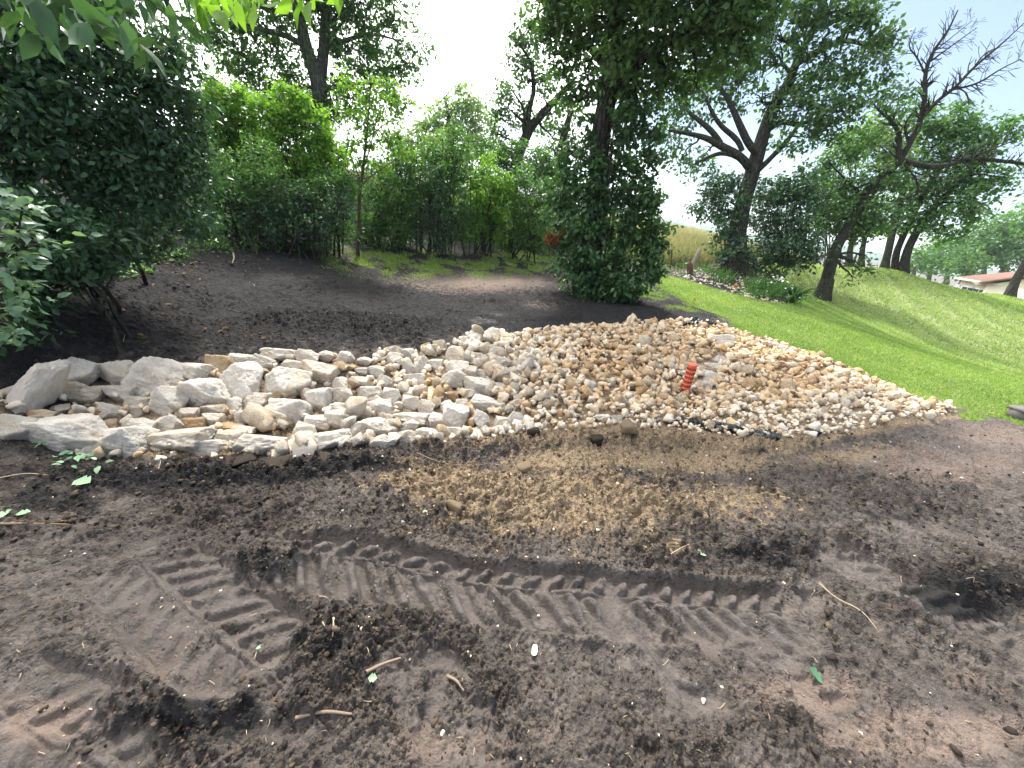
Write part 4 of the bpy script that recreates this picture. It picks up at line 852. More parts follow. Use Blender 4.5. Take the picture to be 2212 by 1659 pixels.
# young sapling
tree('sapling', 'slender bright green sapling with a bare thin trunk in front of the thicket', 'tree', 8.6,
     [[(772, 560, 8.6, .040), (775, 500, 8.6, .034), (778, 420, 8.6, .03), (782, 380, 8.6, .028), (788, 320, 8.6, .022), (795, 260, 8.6, .016), (800, 180, 8.6, .008)], [(781, 400, 8.6, .018), (800, 380, 8.5, .014), (840, 355, 8.4, .008), (862, 340, 8.4, .004)], [(784, 365, 8.6, .016), (800, 320, 8.5, .012), (815, 250, 8.4, .006)],
      [(780, 390, 8.6, .014), (762, 350, 8.7, .01), (750, 300, 8.8, .004)], [(790, 300, 8.6, .012), (830, 270, 8.6, .008), (868, 240, 8.6, .004)]],
     [(745, 165, 14), (760, 185, 16), (800, 180, 20), (825, 190, 20), (790, 215, 26), (835, 230, 26), (745, 240, 20), (770, 260, 26), (815, 265, 30), (860, 270, 22), (885, 225, 12), (790, 310, 28), (840, 310, 30), (755, 310, 22), (870, 330, 20), (820, 350, 24), (775, 350, 20), (735, 195, 10), (850, 205, 16)],
     L_BRIGHT, BARK_T, .085, .42, .13, 13, .2, seed=25, branch_r=.01, lo=3, hollow=.2)
# pale distant tree and the dark leaning oaks behind the thicket
tree('tree', 'pale yellow-green tree far behind the thicket, left of the dark leaning trunk', 'tree', 34, [[(985, 420, 34, .5), (975, 330, 34, .4), (968, 250, 34, .2), (960, 210, 34, .1)]], zb([(680, 640, 70), (720, 600, 50), (800, 620, 80), (860, 520, 60), (870, 590, 80), (940, 600, 60), (960, 680, 80), (700, 720, 80), (780, 760, 80), (880, 720, 90), (980, 780, 70), (640, 680, 50), (850, 480, 25), (650, 800, 70), (760, 840, 80), (900, 850, 90)], *K2), L_PALE, BARK, .34, .75, .75, 24, .22, seed=26)
tree('oak', 'dark oak trunk leaning right with forked limbs, left of the ivy-clad tree', 'tree', 17.5,
     [zl([(1105, 1090, 17, .34), (1125, 980, 17.2, .30), (1165, 850, 17.3, .28), (1205, 740, 17.4, .26), (1240, 680, 17.5, .24), (1310, 615, 17.6, .20), (1380, 540, 17.8, .16), (1460, 440, 18, .1)], *K2), zl([(1215, 710, 17.4, .16), (1215, 620, 17.4, .14), (1235, 540, 17.4, .12), (1250, 480, 17.4, .09), (1230, 330, 17.4, .06), (1160, 230, 17.4, .03)], *K2),
      zl([(1200, 740, 17.4, .1), (1190, 690, 17.3, .08), (1200, 600, 17.2, .05), (1120, 480, 17, .02)], *K2), zl([(1220, 690, 17.4, .07), (1160, 640, 17.2, .05), (1110, 590, 17, .02)], *K2)],
     zb([(1130, 230, 40), (1170, 180, 60), (1200, 110, 50), (1220, 240, 60), (1130, 370, 40), (1190, 370, 60), (1240, 320, 50), (1100, 470, 50), (1170, 460, 50), (1080, 560, 50), (1130, 560, 60), (1060, 650, 50), (1120, 660, 60), (1070, 740, 60), (1050, 820, 50), (1280, 460, 50), (1300, 540, 40), (1330, 400, 60), (1350, 640, 50), (1040, 880, 40), (1250, 130, 50), (1350, 760, 45), (1200, 580, 40), (1100, 300, 25)], *K2),
     L_OAK, BARK, .17, .62, .36, 22, .25, seed=27, branch_r=.06)
tree('oak', 'dark trunk half hidden behind the left side of the ivy-clad tree', 'tree', 19.5, [zl([(1330, 1060, 19, .3), (1350, 960, 19.2, .27), (1375, 880, 19.4, .25), (1410, 740, 19.5, .2), (1450, 600, 19.5, .15)], *K2)], zb([(1330, 760, 45), (1310, 700, 40), (1400, 680, 60), (1380, 820, 50), (1440, 560, 60), (1300, 820, 40), (1470, 760, 60), (1290, 920, 40), (1380, 960, 50), (1200, 900, 40), (1250, 960, 50)], *K2), L_MID, BARK, .19, .6, .4, 22, .25, seed=28)

# ------------------------------------------------------------------ thicket on the left and behind the bank
def shrub(name, label, D, blobs, leafm, lsize, stems=(), dens=.9, cl=.2, per=22, gap=.12, seed=1, lo=3, group=None, asp=.6, bark=None, base=None, hollow=.3, up=.6, tvar=.16, droop=.25):
    rng = np.random.default_rng(seed); mb = MB()
    if base is None or seed == 51:
        blobs = list(blobs)
        for b in list(blobs):
            for _ in range(3): blobs.append((b[0] + rng.normal() * b[2] * .5, b[1] - b[2] * rng.uniform(.75, 1.35), b[2] * rng.uniform(.14, .26), (b[3] if len(b) > 3 else 0) + rng.normal() * .2))
    bl = [B3(b[0], b[1], b[2], D, b[3] if len(b) > 3 else 0) for b in blobs]
    if base is None: c = np.mean([b[0] for b in bl], 0); base = np.array([c[0], c[1], float(hbase(c[0], c[1])[0])])
    P, O, T, Cc = crown_points(bl, rng, dens * LDEN, cl * .9, per, gap, hollow)
    for st in stems: limb(mb, st, rng, .03, 6)
    for (c, r), q in list(zip(bl, Cc))[:(3 if seed == 53 else 9)]:
        b = base + rng.normal(size=3) * [.22, .22, 0]; b[2] = float(hbase(b[0], b[1])[0]) - .05
        Q = branchlets(mb, b, c, .022, rng, 5)
        for e in q[rng.permutation(len(q))[:8]]: branchlets(mb, Q[rng.integers(2, len(Q))], e, .008, rng, 3)
    root = empty(name, base); tag(root, label, 'shrub', group)
    mb.build('stems', bark or BARK, root, True)
    V, F, t = leaf_arrays(P, lsize * .9 * rng.uniform(.6, 1.3, len(P)), rng, up, O, droop, asp, lo, T, tvar)
    mesh_np('foliage', V - base, F, leafm, {'t': t}, lo != 3, root); return root
shrub('bush', 'huge dark bush filling the upper left corner beside the dark bank', 4.8, [(60, 260, 120), (170, 230, 110), (100, 150, 110), (260, 230, 85), (330, 260, 70), (370, 330, 70), (300, 330, 90), (200, 340, 110), (60, 380, 110), (330, 420, 80), (390, 450, 55), (400, 380, 60), (280, 450, 80), (180, 460, 80, .3), (370, 180, 40), (400, 140, 22), (350, 100, 40), (280, 130, 60), (200, 120, 80), (410, 240, 26), (425, 300, 26), (430, 500, 26), (380, 520, 34, .2), (310, 520, 45, .3), (20, 200, 100), (30, 60, 100), (150, 50, 90), (250, 60, 60), (380, 220, 40), (400, 100, 18), (0, 480, 90, .4), (60, 100, 90), (-90, 300, 130, .3), (-120, 480, 110, .2), (-60, 150, 110, .3), (-220, 400, 130, .5)],
      L_DARK, .064, [[(247, 572, 5.6, .035), (250, 500, 5.4, .03), (238, 400, 5.1, .025), (225, 300, 4.9, .015)]], dens=1.3, cl=.17, per=20, gap=.32, seed=51, tvar=.24, droop=.7, base=at(200, 595, .3), asp=.5, up=.35)
shrub('bush', 'low dark leafy bush at the foot of the huge one, overhanging the bank', 4.4, [(100, 625, 40, .2), (40, 640, 55, .1), (170, 610, 34, .3), (0, 700, 40, -.3), (60, 590, 60, .3), (180, 560, 42), (230, 530, 40), (140, 530, 50), (110, 570, 34), (70, 560, 40), (200, 590, 22), (150, 590, 22), (290, 540, 30, .5), (30, 600, 30), (60, 500, 50)], L_DARK, .07, dens=1., cl=.14, per=20, gap=.15, seed=52, asp=.55)
shrub('leaning_branches', 'pale bluish leafy sprays reaching in at the left edge above the rocks', 2.6, [(20, 460, 40), (60, 500, 34), (90, 520, 18), (30, 540, 30), (10, 600, 30), (40, 640, 18), (0, 680, 24), (20, 720, 14), (-40, 560, 60), (-40, 450, 60)], L_BLUE, .055, [[(-120, 760, 2.7, .02), (-60, 640, 2.65, .015), (20, 520, 2.6, .008), (90, 515, 2.55, .004)], [(-100, 760, 2.7, .016), (0, 660, 2.6, .01), (50, 690, 2.5, .004)]], dens=.6, cl=.09, per=10, gap=.25, seed=53, lo=8, base=at(-110, 760, .2), asp=.5, up=.9)
th = 'shrubs of the thicket behind the bank'
rng0 = np.random.default_rng(77)
UND = [  # label, D, blobs, mat, leaf
    ('bright yellow-green bush left of the tall tree trunk', 9.5, [(480, 240, 45), (520, 270, 50), (450, 300, 40), (500, 330, 50), (560, 300, 45), (450, 230, 25), (470, 200, 22), (520, 215, 22), (430, 340, 40), (540, 360, 45)], L_BRIGHT, .085),
    ('tall yellow-green leafy bush in front of the tall tree trunk', 9.0, [(620, 215, 22), (640, 250, 35), (600, 270, 35), (660, 290, 40), (620, 320, 45), (700, 330, 40), (730, 350, 30), (680, 370, 45), (610, 380, 45), (580, 250, 22), (690, 275, 26), (560, 230, 14), (645, 215, 14)], L_BRIGHT, .085),
    ('mid green bush between the huge dark bush and the sapling, with lacy leaves', 8.0, [(450, 400, 40), (500, 420, 45), (440, 460, 34), (560, 410, 45), (520, 470, 40), (600, 450, 40), (480, 380, 40), (560, 350, 40)], L_MID, .06),
    ('grey-green lacy bush low in front of the yellow-green ones', 7.9, [(560, 450, 40), (620, 470, 42), (670, 455, 38), (720, 470, 32), (640, 430, 34), (590, 490, 36), (690, 500, 34), (540, 500, 30), (740, 440, 22)], L_DARK, .055),
    ('dark bush just left of the sapling stem', 8.3, [(700, 420, 40), (740, 400, 36), (740, 500, 30), (690, 520, 26), (640, 520, 26), (600, 525, 22), (550, 530, 20), (490, 520, 24)], L_MID, .07),
    ('leafy bush right behind the sapling stem', 9.8, [(830, 400, 40), (870, 430, 42), (820, 460, 40), (800, 500, 34), (860, 500, 34), (900, 390, 36), (880, 350, 34)], L_MID, .08),
    ('dark lacy bush right of the sapling near the grass patch', 10, [(900, 470, 36), (940, 440, 34), (950, 490, 34), (900, 510, 26), (960, 520, 22), (930, 400, 30)], L_DARK, .07),
    ('upright leafy sapling clump in the middle of the thicket', 10.5, [(960, 380, 34), (980, 420, 38), (1000, 350, 30), (1000, 460, 34), (1010, 500, 30), (960, 340, 26), (990, 300, 18), (930, 350, 26)], L_MID, .09),
    ('light green compound-leaved clump left of the ivy-clad tree', 11, [(1050, 430, 36), (1080, 460, 34), (1090, 410, 30), (1040, 480, 34), (1060, 380, 30), (1070, 505, 26), (1030, 400, 26)], L_BRIGHT, .10),
    ('dark shaded bush beside the left foot of the ivy-clad tree', 11.2, [(1130, 440, 36), (1160, 480, 36), (1110, 490, 34), (1170, 420, 34), (1140, 520, 24), (1190, 520, 24), (1200, 450, 30), (1130, 390, 28), (1090, 530, 18)], L_MID, .085),
    ('tall thin leafy clump behind the dark leaning oak trunk', 13.5, [(1110, 340, 28), (1160, 350, 30), (1200, 370, 30), (1080, 350, 26), (1040, 330, 26), (1180, 400, 30)], L_MID, .10),
    ('light green bushes in front of the far pale tree', 13, [(900, 310, 30), (950, 330, 30), (890, 350, 34), (1000, 370, 30), (860, 320, 26), (930, 370, 34), (850, 380, 34), (1040, 400, 30)], L_PALE, .10)]
for k, (lab, D_, bl, mt_, ls_) in enumerate(UND):
    st = []
    for _ in range(10):
        b = bl[rng0.integers(len(bl))]; u = b[0] + rng0.normal() * 18; vb = 548 + 8 * rng0.random() if u > 500 else 545
        dd = D_ + rng0.normal() * .2; st.append([(u, vb - (0 if D_ < 11 else 8), dd, .016), (u + rng0.normal() * 5, (vb + b[1]) / 2, dd, .012), (u + rng0.normal() * 10, b[1], dd, .005)])
    shrub('shrub', lab, D_, bl, mt_, ls_, st, dens=.95, cl=.17 if D_ < 10 else .22, per=20, gap=.3, seed=60 + k, group=th, tvar=.2)
# low leafy growth along the foot of the thicket and a shaded mass deep inside
for k, (u0, u1, D0, D1) in enumerate([(430, 760, 8.3, 9.5), (780, 1210, 10.6, 12.3)]):
    bl = [(u, 500 + rng0.normal() * 12, 34 + rng0.random() * 12, (u - u0) / (u1 - u0) * (D1 - D0) + 1.5) for u in np.arange(u0, u1, 26)] + [(u, 440 + rng0.normal() * 15, 40, (u - u0) / (u1 - u0) * (D1 - D0) + 2.2) for u in np.arange(u0, u1, 30)]
    r1 = shrub('thicket', ['deep shaded undergrowth of the thicket left of the sapling', 'deep shaded undergrowth of the thicket right of the sapling'][k], D0, bl, L_DARK, .09, dens=.5, cl=.3, per=24, gap=.0, seed=80 + k)
    r1['category'] = 'undergrowth'
def weeds(label, spots, mat, ls, n, seed, h=.15, name='weeds'):
    rng = np.random.default_rng(seed); P = []
    for u, v, ru, rv in spots:
        for _ in range(n):
            p = hit(u + rng.normal() * ru, v + rng.normal() * rv); c = np.array([p[0], p[1], p[2] + h * .5]); m_ = rng.integers(8, 16)
            P.append(c + rng.normal(size=(m_, 3)) * [h * .5, h * .5, h * .35])
    P = np.concatenate(P); V, F, t = leaf_arrays(P, ls * rng.uniform(.6, 1.3, len(P)), rng, 1., None, .2, .6)
    o = mesh_np(name, V, F, mat, {'t': t}); o['kind'] = 'stuff'; o['label'] = label; return o
weeds('low green weeds scattered along the foot of the thicket', [(460, 540, 30, 6), (560, 540, 40, 5), (700, 540, 40, 5), (820, 535, 30, 5), (930, 530, 40, 6), (1060, 540, 40, 5), (1170, 548, 30, 6), (240, 590, 40, 8), (340, 560, 40, 6)], L_MID, .06, 26, 91)
weeds('weedy plants edging the stone bed and the field corner', [(1440, 575, 18, 10), (1480, 585, 20, 6), (1400, 580, 14, 12), (1530, 590, 20, 4), (1700, 648, 28, 4), (1640, 640, 22, 3), (1590, 595, 30, 4)], L_MID, .09, 30, 92, .3)

# ------------------------------------------------------------------ the branch hanging over the camera, and its tree
hb = MB(); rng = np.random.default_rng(15)
tr0 = np.array([-2.6, -1.2, 0.])
TP = chaikin([tr0 + [0, 0, -.3], tr0, tr0 + [.1, .1, 1.6], tr0 + [.0, .5, 3.4], tr0 + [.4, 1., 6], tr0 + [.5, 1.4, 9]], 3); hb.tube(TP, np.linspace(.30, .12, len(TP)), 14, jit=.06)
LP = [[tr0 + [.0, .5, 3.2], tr0 + [.6, 1.3, 3.3], WD(-80, -160, 1.5), WD(150, -60, 1.25), WD(330, -10, 1.2), WD(470, -20, 1.2)], [tr0 + [.0, .5, 3.2], WD(300, -200, 1.5), WD(560, -60, 1.35), WD(740, -20, 1.3)],
      [tr0 + [.4, 1., 5.5], tr0 + [2, 3., 6.6], tr0 + [3.5, 5, 7.2]], [tr0 + [.4, 1., 5.8], tr0 + [0, 3., 6.8], tr0 + [-1., 6, 7.5]], [tr0 + [.4, 1., 6.], tr0 + [2.8, 2., 7.], tr0 + [5.5, 3, 7.5]], [tr0 + [.4, 1., 6.5], tr0 + [-2., 2., 7.], tr0 + [-4.5, 4, 7]]]
for k, L in enumerate(LP):
    Q = chaikin(L, 3); hb.tube(Q, np.linspace(.03 if k < 2 else .1, .004 if k < 2 else .03, len(Q)), 7, jit=.04)
hang = empty('overhanging_tree', tr0); tag(hang, 'leafy branch with large drooping leaves hanging in from the top left', 'tree')
# big near leaves, placed along the twigs
pos = []; sz_ = []
for u, v, d, n_ in [(60, 20, 1.25, 16), (150, 40, 1.2, 18), (200, 90, 1.15, 12), (240, 60, 1.15, 10), (290, 100, 1.15, 9), (320, 150, 1.15, 5), (380, 20, 1.2, 14), (440, 30, 1.2, 12), (500, 15, 1.25, 12), (560, 20, 1.25, 9), (620, 10, 1.3, 9), (680, 15, 1.3, 8), (735, 15, 1.3, 8), (300, 20, 1.2, 12), (10, 60, 1.3, 10), (100, 80, 1.3, 8), (340, 50, 1.2, 8), (520, 40, 1.25, 4), (20, -20, 1.3, 14), (200, -20, 1.3, 14), (480, -20, 1.3, 14)]:
    for _ in range(n_): pos.append(WD(u + rng.normal() * 30, v - 40 + rng.normal() * 24, d + rng.normal() * .09)); sz_.append(rng.uniform(.028, .06))
pos = np.array(pos); sz_ = np.array(sz_)
lft = proj(pos)[0] < 400
for sel, mt_ in ((lft, L_DARK), (~lft, L_BRIGHT)):
    V, F, t = leaf_arrays(pos[sel], sz_[sel], rng, .1, None, 2.6, .5, 8, None, .3)
    mesh_np('leaves', V - tr0, F, mt_, {'t': t}, True, hang)
bl = [(np.array([x, y, z]), np.array([rx, rx, rz])) for x, y, z, rx, rz in [(-3, 3.5, 7.4, 2.2, 1.1), (-.5, 2.6, 7.8, 2.3, 1.1), (1.8, 2.4, 7.9, 2.2, 1.1), (-1.5, 5.6, 8.2, 2.2, 1.), (1., 5.2, 8.4, 2.3, 1.1), (-5, 4.6, 7.2, 2., 1.), (-4.5, 1.5, 7.4, 2, 1.2), (-2, .2, 8.5, 2.4, 1.3), (1, 0, 8.6, 2.3, 1.3), (3.6, 4., 8.4, 1.9, 1.), (-4, 7.5, 8.4, 1.9, .9), (-6.5, 6.6, 7.6, 1.8, .9), (3.5, 1., 8.8, 1.8, 1.), (-1.8, 8., 9.2, 1.9, .9)]]
bl = [b for b in bl if not (b[0][1] > 5 and b[0][0] > -2.5)]
P, O, T, Cc = crown_points(bl, rng, .42, .34, 16, .45, .2)
V, F, t = leaf_arrays(P, .13 * rng.uniform(.7, 1.3, len(P)), rng, .6, O, .4, .6, 3, T, .2)
mesh_np('crown', V - tr0, F, L_OAK, {'t': t}, False, hang)
for (c, r), q_ in zip(bl, Cc): branchlets(hb, TP[-1] if c[2] > 8 else TP[len(TP) * 2 // 3], c, .05, rng, 5)
hb.build('trunk', BARK, hang, True)

# ------------------------------------------------------------------ far trees at the right, ridge on the horizon
fg = 'far trees lined up behind the house'
FT = [(1985, 555, 26, 76, 'small pale far tree left of the far tree line behind the lawn hill'), (2020, 545, 34, 80, 'low far tree at the left end of the far tree line'), (2060, 525, 44, 84, 'rounded far tree second from the left in the far tree line'), (2105, 520, 46, 86, 'tall pale far tree near the middle of the far tree line'),
      (2140, 500, 50, 88, 'broad far tree directly above the house roof'), (2180, 505, 52, 90, 'tall far tree above the right end of the house'), (2225, 490, 60, 92, 'far tree cut by the right edge of the picture'), (2090, 560, 30, 74, 'small far bush just left above the house roof')]
for k, (u, v, r, D_, lab) in enumerate(FT):
    b = hit(u, v + 60); gb_ = WD(u - 14, v + r * 1.5 + 18, D_); zr = axd(gb_) / F_PX
    tree('far_tree', lab, 'tree', D_, [[(u - 16, v + r * 1.6 + 14, D_, .35), (u - 6, v + r * .6, D_, .28), (u, v, D_, .16)]], [(u, v, r * .62), (u - r * .6, v + r * .3, r * .5), (u + r * .6, v + r * .2, r * .5), (u - r * .3, v + r * .7, r * .5), (u + r * .4, v + r * .75, r * .5), (u + r * .1, v - r * .5, r * .42), (u - r * .8, v + r * .9, r * .4), (u, v + r * 1.1, r * .45)],
         L_FAR, BARK_G, .55, .55, 1.3, 22, .1, fg, seed=100 + k, twigs=False)
tree('tree', 'dark bare trunk leaning right in front of the house at the picture edge', 'tree', 42, [[(2181, 640, 42, .34), (2190, 612, 42, .3), (2205, 582, 42, .27), (2230, 540, 42, .2)]], [(2260, 470, 50), (2300, 500, 50), (2290, 430, 50)], L_MID, BARK, .3, .6, .8, 20, .2, seed=110)
# hazy wooded ridges far away
HM, t, o = new_mat('far_woods'); n_ = noise(t, .02, 6); principled(t, o, mixc(t, mapr(t, n_, .35, .65), (.06, .11, .06), (.12, .17, .10)), 1., None, spec=0.)
for nm, r0, h0, a0, a1, sd in (('far_hills', 1400, 26, -80, 85, 3),):
    a = np.radians(np.linspace(a0, a1, 500)); prof = h0 * (.75 + .35 * fbm(a * 9, a * 0, 1., 4, sd)) + 1.6 * perlin(a * 220, a * 0, 8)
    rings = [(r0 - 250, -12 + 0 * a), (r0 - 60, prof * .8), (r0, prof), (r0 + 300, prof * .7), (r0 + 700, -20 + 0 * a)]
    V = np.concatenate([np.stack([np.sin(a) * r, np.cos(a) * r, z], -1) for r, z in rings]); n = len(a); q_ = np.arange(n - 1)
    F = np.concatenate([np.stack([k * n + q_, k * n + q_ + 1, (k + 1) * n + q_ + 1, (k + 1) * n + q_], -1) for k in range(4)])
    o_ = mesh_np('hills', V, F[:, ::-1], HM, None, True); o_['kind'] = 'structure'

# ------------------------------------------------------------------ haze
HZ = bpy.data.materials.new('haze'); HZ.use_nodes = True; t = HZ.node_tree; t.nodes.clear(); o = t.nodes.new('ShaderNodeOutputMaterial')
pv = t.nodes.new('ShaderNodeVolumePrincipled'); pv.inputs['Color'].default_value = (.80, .90, 1., 1); pv.inputs['Density'].default_value = .00045; pv.inputs['Anisotropy'].default_value = .2
t.links.new(pv.outputs[0], o.inputs['Volume'])
mb = MB(); mb.box((0, 900, 22), (4600, 3800, 96)); hz = mb.build('haze', HZ); hz['kind'] = 'stuff'; hz['label'] = 'thin pale summer haze over the fields'

# ------------------------------------------------------------------ house
D_H = 62.; hp = WD(2110, 640, D_H); gz_h = float(hbase(hp[0], hp[1])[0])
eL = WD(2079, 603, D_H + 2); eC = WD(2150, 613, D_H + 1.5)
gzh = eL[2] - 2.75
WALL = simple('cream_siding', (.62, .57, .47), .8, .2, .06, 3); ROOF = simple('brown_shingles', (.20, .125, .105), .9, .1, .2, 9); WHITE = simple('white_trim', (.78, .78, .76), .5, .3, .04, 4); GLASS = simple('window_glass', (.05, .065, .08), .12, .6, .1, 2)
yaw = math.atan2(eC[1] - eL[1], eC[0] - eL[0]); Lw = float(np.hypot(*(eC - eL)[:2]))
hs = empty('house', (eL[0], eL[1], gzh), yaw); tag(hs, 'cream single-storey house with a brown hipped roof beyond the lawn hill', 'house')
def hpart(name, f, mat, par=hs):
    mb = MB(); f(mb); V = np.concatenate(mb.V); Fs = [np.concatenate(x) for x in (mb.F3, mb.F4) if x]
    return mesh_np(name, V, Fs, mat, None, False, par)
Wd = 9.5; EH = 2.75; WX = 12.
def walls(mb):
    mb.box((Lw / 2 + .0, Wd / 2, EH / 2 - 1.), (Lw, Wd, EH + 2.)); mb.box((Lw + WX / 2, Wd / 2 - 1.2, EH / 2 - 1.), (WX - .01, Wd + 2.4, EH + 2.))
hpart('wall', walls, WALL)
def hiproof(mb, x0, x1, y0, y1, z, h, o=.5):
    x0 -= o; x1 += o; y0 -= o; y1 += o; w = (y1 - y0) / 2; ym = (y0 + y1) / 2
    mb.add([[x0, y0, z], [x1, y0, z], [x1, y1, z], [x0, y1, z], [x0 + w, ym, z + h], [x1 - w, ym, z + h], [x0, y0, z - .18], [x1, y0, z - .18], [x1, y1, z - .18], [x0, y1, z - .18]],
           [[0, 1, 5, 4], [2, 3, 4, 5], [0, 6, 7, 1], [1, 7, 8, 2], [2, 8, 9, 3], [3, 9, 6, 0], [9, 8, 7, 6], [3, 0, 4, 4], [1, 2, 5, 5]])
hpart('roof', lambda mb: (hiproof(mb, 0, Lw + 6, 0, Wd, EH + .1, 2.3), mb.add([[Lw - .5, -3, EH + .05], [Lw + WX / 2, -3, EH + 3.1], [Lw + WX + .5, -3, EH + .05], [Lw - .5, Wd + .5, EH + .05], [Lw + WX / 2, Wd + .5, EH + 3.1], [Lw + WX + .5, Wd + .5, EH + .05],
    [Lw - .5, -3, EH - .1], [Lw + WX / 2, -3, EH + 2.92], [Lw + WX + .5, -3, EH - .1], [Lw - .5, Wd + .5, EH - .1], [Lw + WX / 2, Wd + .5, EH + 2.92], [Lw + WX + .5, Wd + .5, EH - .1]],
    [[0, 1, 4, 3], [1, 2, 5, 4], [6, 9, 10, 7], [7, 10, 11, 8], [0, 6, 7, 1], [1, 7, 8, 2], [0, 3, 9, 6], [2, 8, 11, 5]])), ROOF)
hpart('gable', lambda mb: mb.add([[Lw, -2.38, EH - .1], [Lw + WX, -2.38, EH - .1], [Lw + WX / 2, -2.38, EH + 2.8], [Lw, -2.2, EH - .1], [Lw + WX, -2.2, EH - .1], [Lw + WX / 2, -2.2, EH + 2.8]], [[0, 1, 2], [3, 5, 4]]), WALL)
for x in (Lw * .32, Lw * .68):
    w_ = hpart('window', lambda mb: mb.box((x, -.03, 1.55), (1.0, .06, 1.2)), WHITE); hpart('pane', lambda mb: (mb.box((x - .22, -.07, 1.55), (.38, .03, 1.)), mb.box((x + .22, -.07, 1.55), (.38, .03, 1.))), GLASS, w_)
    for sx in (-.78, .78): hpart('shutter', lambda mb: mb.box((x + sx, -.04, 1.55), (.36, .05, 1.25)), WHITE)
for x in (Lw + 2.6, Lw + 6.6): hpart('garage_door', lambda mb: [mb.box((x, -2.45, .25 + .53 * k), (2.7, .07, .5)) for k in range(4)], WHITE)
hpart('fascia', lambda mb: mb.box((Lw / 2 - .25, -.53, EH - .0), (Lw + .6, .05, .2)), WHITE)

# ------------------------------------------------------------------ grass
def blades(name, label, mat, P, h, w, rng, lean=.5, tb=.5, tv=.2, tarr=None):
    n = len(P); a = rng.uniform(0, 2 * math.pi, n); d = np.stack([np.cos(a), np.sin(a), 0 * a], -1)
    b = rng.normal(size=(n, 3)) * lean; b[:, 2] = 1; b /= np.linalg.norm(b, axis=1)[:, None]
    V = np.stack([P - d * w[:, None] / 2, P + d * w[:, None] / 2, P + b * h[:, None] * .6 + d * w[:, None] * .22, P + b * h[:, None] + b * [1, 1, -.3] * h[:, None] * .25], 1)
    F = np.array([[0, 1, 2], [0, 2, 3]]); t = np.clip((tb if tarr is None else tarr) + tv * rng.standard_normal(n), 0, 1)
    o = mesh_np(name, V.reshape(-1, 3), (F[None] + np.arange(n)[:, None, None] * 4).reshape(-1, 3), mat, {'t': np.repeat(t, 4)}); o['kind'] = 'stuff'; o['label'] = label; return o
def in_view(P, mrg=60):
    u, v = proj(P); return (u > -mrg) & (u < 2212 + mrg) & (v > -mrg) & (v < 1659 + mrg) & (((P - CAM) @ cf) > .2)
rng = np.random.default_rng(33)
n = 1000000; a = rng.uniform(math.radians(-35), math.radians(84), n); r = np.exp(rng.uniform(math.log(4.5), math.log(48), n)); x = r * np.sin(a); y = r * np.cos(a)
gr, lw_, fl_, bd_ = masks(x, y); k = (gr > .22 + .4 * rng.random(n)) & (fl_ < .5); x, y, r, gr, lw_ = x[k], y[k], r[k], gr[k], lw_[k]
P = np.stack([x, y, hbase(x, y) - .004], -1); k = in_view(P, 700); P, r, x, y, lw_ = P[k], r[k], x[k], y[k], lw_[k]
print('lawn blades', len(P))
edge = np.exp(-(np.abs(poly_sd(x, y, LAWN)) / .25) ** 2)
lane = np.sin(np.hypot(x - 27, y - 13.5) * 6.5)  # mowing stripes again, their directional shading put into the blade tint
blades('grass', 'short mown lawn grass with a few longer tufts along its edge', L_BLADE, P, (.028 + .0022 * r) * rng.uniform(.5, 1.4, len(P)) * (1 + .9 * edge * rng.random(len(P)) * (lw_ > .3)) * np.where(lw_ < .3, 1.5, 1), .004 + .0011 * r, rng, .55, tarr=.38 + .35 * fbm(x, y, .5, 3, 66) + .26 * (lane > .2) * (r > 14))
n = 260000; a = rng.uniform(math.radians(-40), math.radians(50), n); r = np.exp(rng.uniform(math.log(13), math.log(130), n)); x = r * np.sin(a); y = r * np.cos(a)
k = (poly_sd(x, y, FIELD) > -.3); x, y, r = x[k], y[k], r[k]; P = np.stack([x, y, hbase(x, y)], -1); k = in_view(P); P, r = P[k], r[k]
print('field', len(P))
blades('prairie_grass', 'tall tan and green meadow grass in the field behind the trees', L_TAN, P, rng.uniform(.35, .95, len(P)), .010 + .0012 * r, rng, .22, tarr=.3 + .012 * np.clip(r - 14, 0, 40) + .5 * fbm(P[:, 0], P[:, 1], .35, 3, 67))

# ------------------------------------------------------------------ soil crumbs, clods, pebbles
SO, t, o = new_mat('clod'); tt = attr(t, 't'); n1 = noise(t, 70, 5)
col = mixc(t, tt, (.032, .025, .022), (.32, .24, .15)); principled(t, o, col, .9, n1, .6, .004, .15)
n = 70000; a = rng.uniform(math.radians(-74), math.radians(74), n); r = np.exp(rng.uniform(math.log(.55), math.log(8.5), n)); x = r * np.sin(a); y = r * np.cos(a)
P = np.stack([x, y, 0 * x], -1); k = in_view(P); x, y, r = x[k], y[k], r[k]
z, G = ground_full(x, y); bx = 1 - (poly_sd(x, y, GRAV_P) > .05) - (poly_sd(x, y, ROCKS_P) > .05)
p_ = np.clip(G['clod'] * .8 + .04, 0, 1) * (1 - .8 * sstep(4.2, 5, r)) * np.clip(G['mud'], 0, 1) * np.clip(bx, 0, 1) * (1 - .8 * G['ti'])
k = rng.random(len(x)) < p_ * .85; x, y, z, r = x[k], y[k], z[k], r[k]
s_ = np.clip(rng.lognormal(math.log(.0028), .5, len(x)) * (.6 + .45 * r), 0.0016, .013); tn = mset(x, y, TANS)
tcl = np.clip(.09 + .5 * (tn > .4) * rng.random(len(x)) + .10 * rng.standard_normal(len(x)), 0, 1)
print('clods', len(x))
stones_mesh('soil_clods', np.stack([x, y, z + s_ * .1], -1), s_ * 1.25, tcl, 1, SO, 'dark crumbs and clods of turned soil strewn over the mud', rng, None, .6)
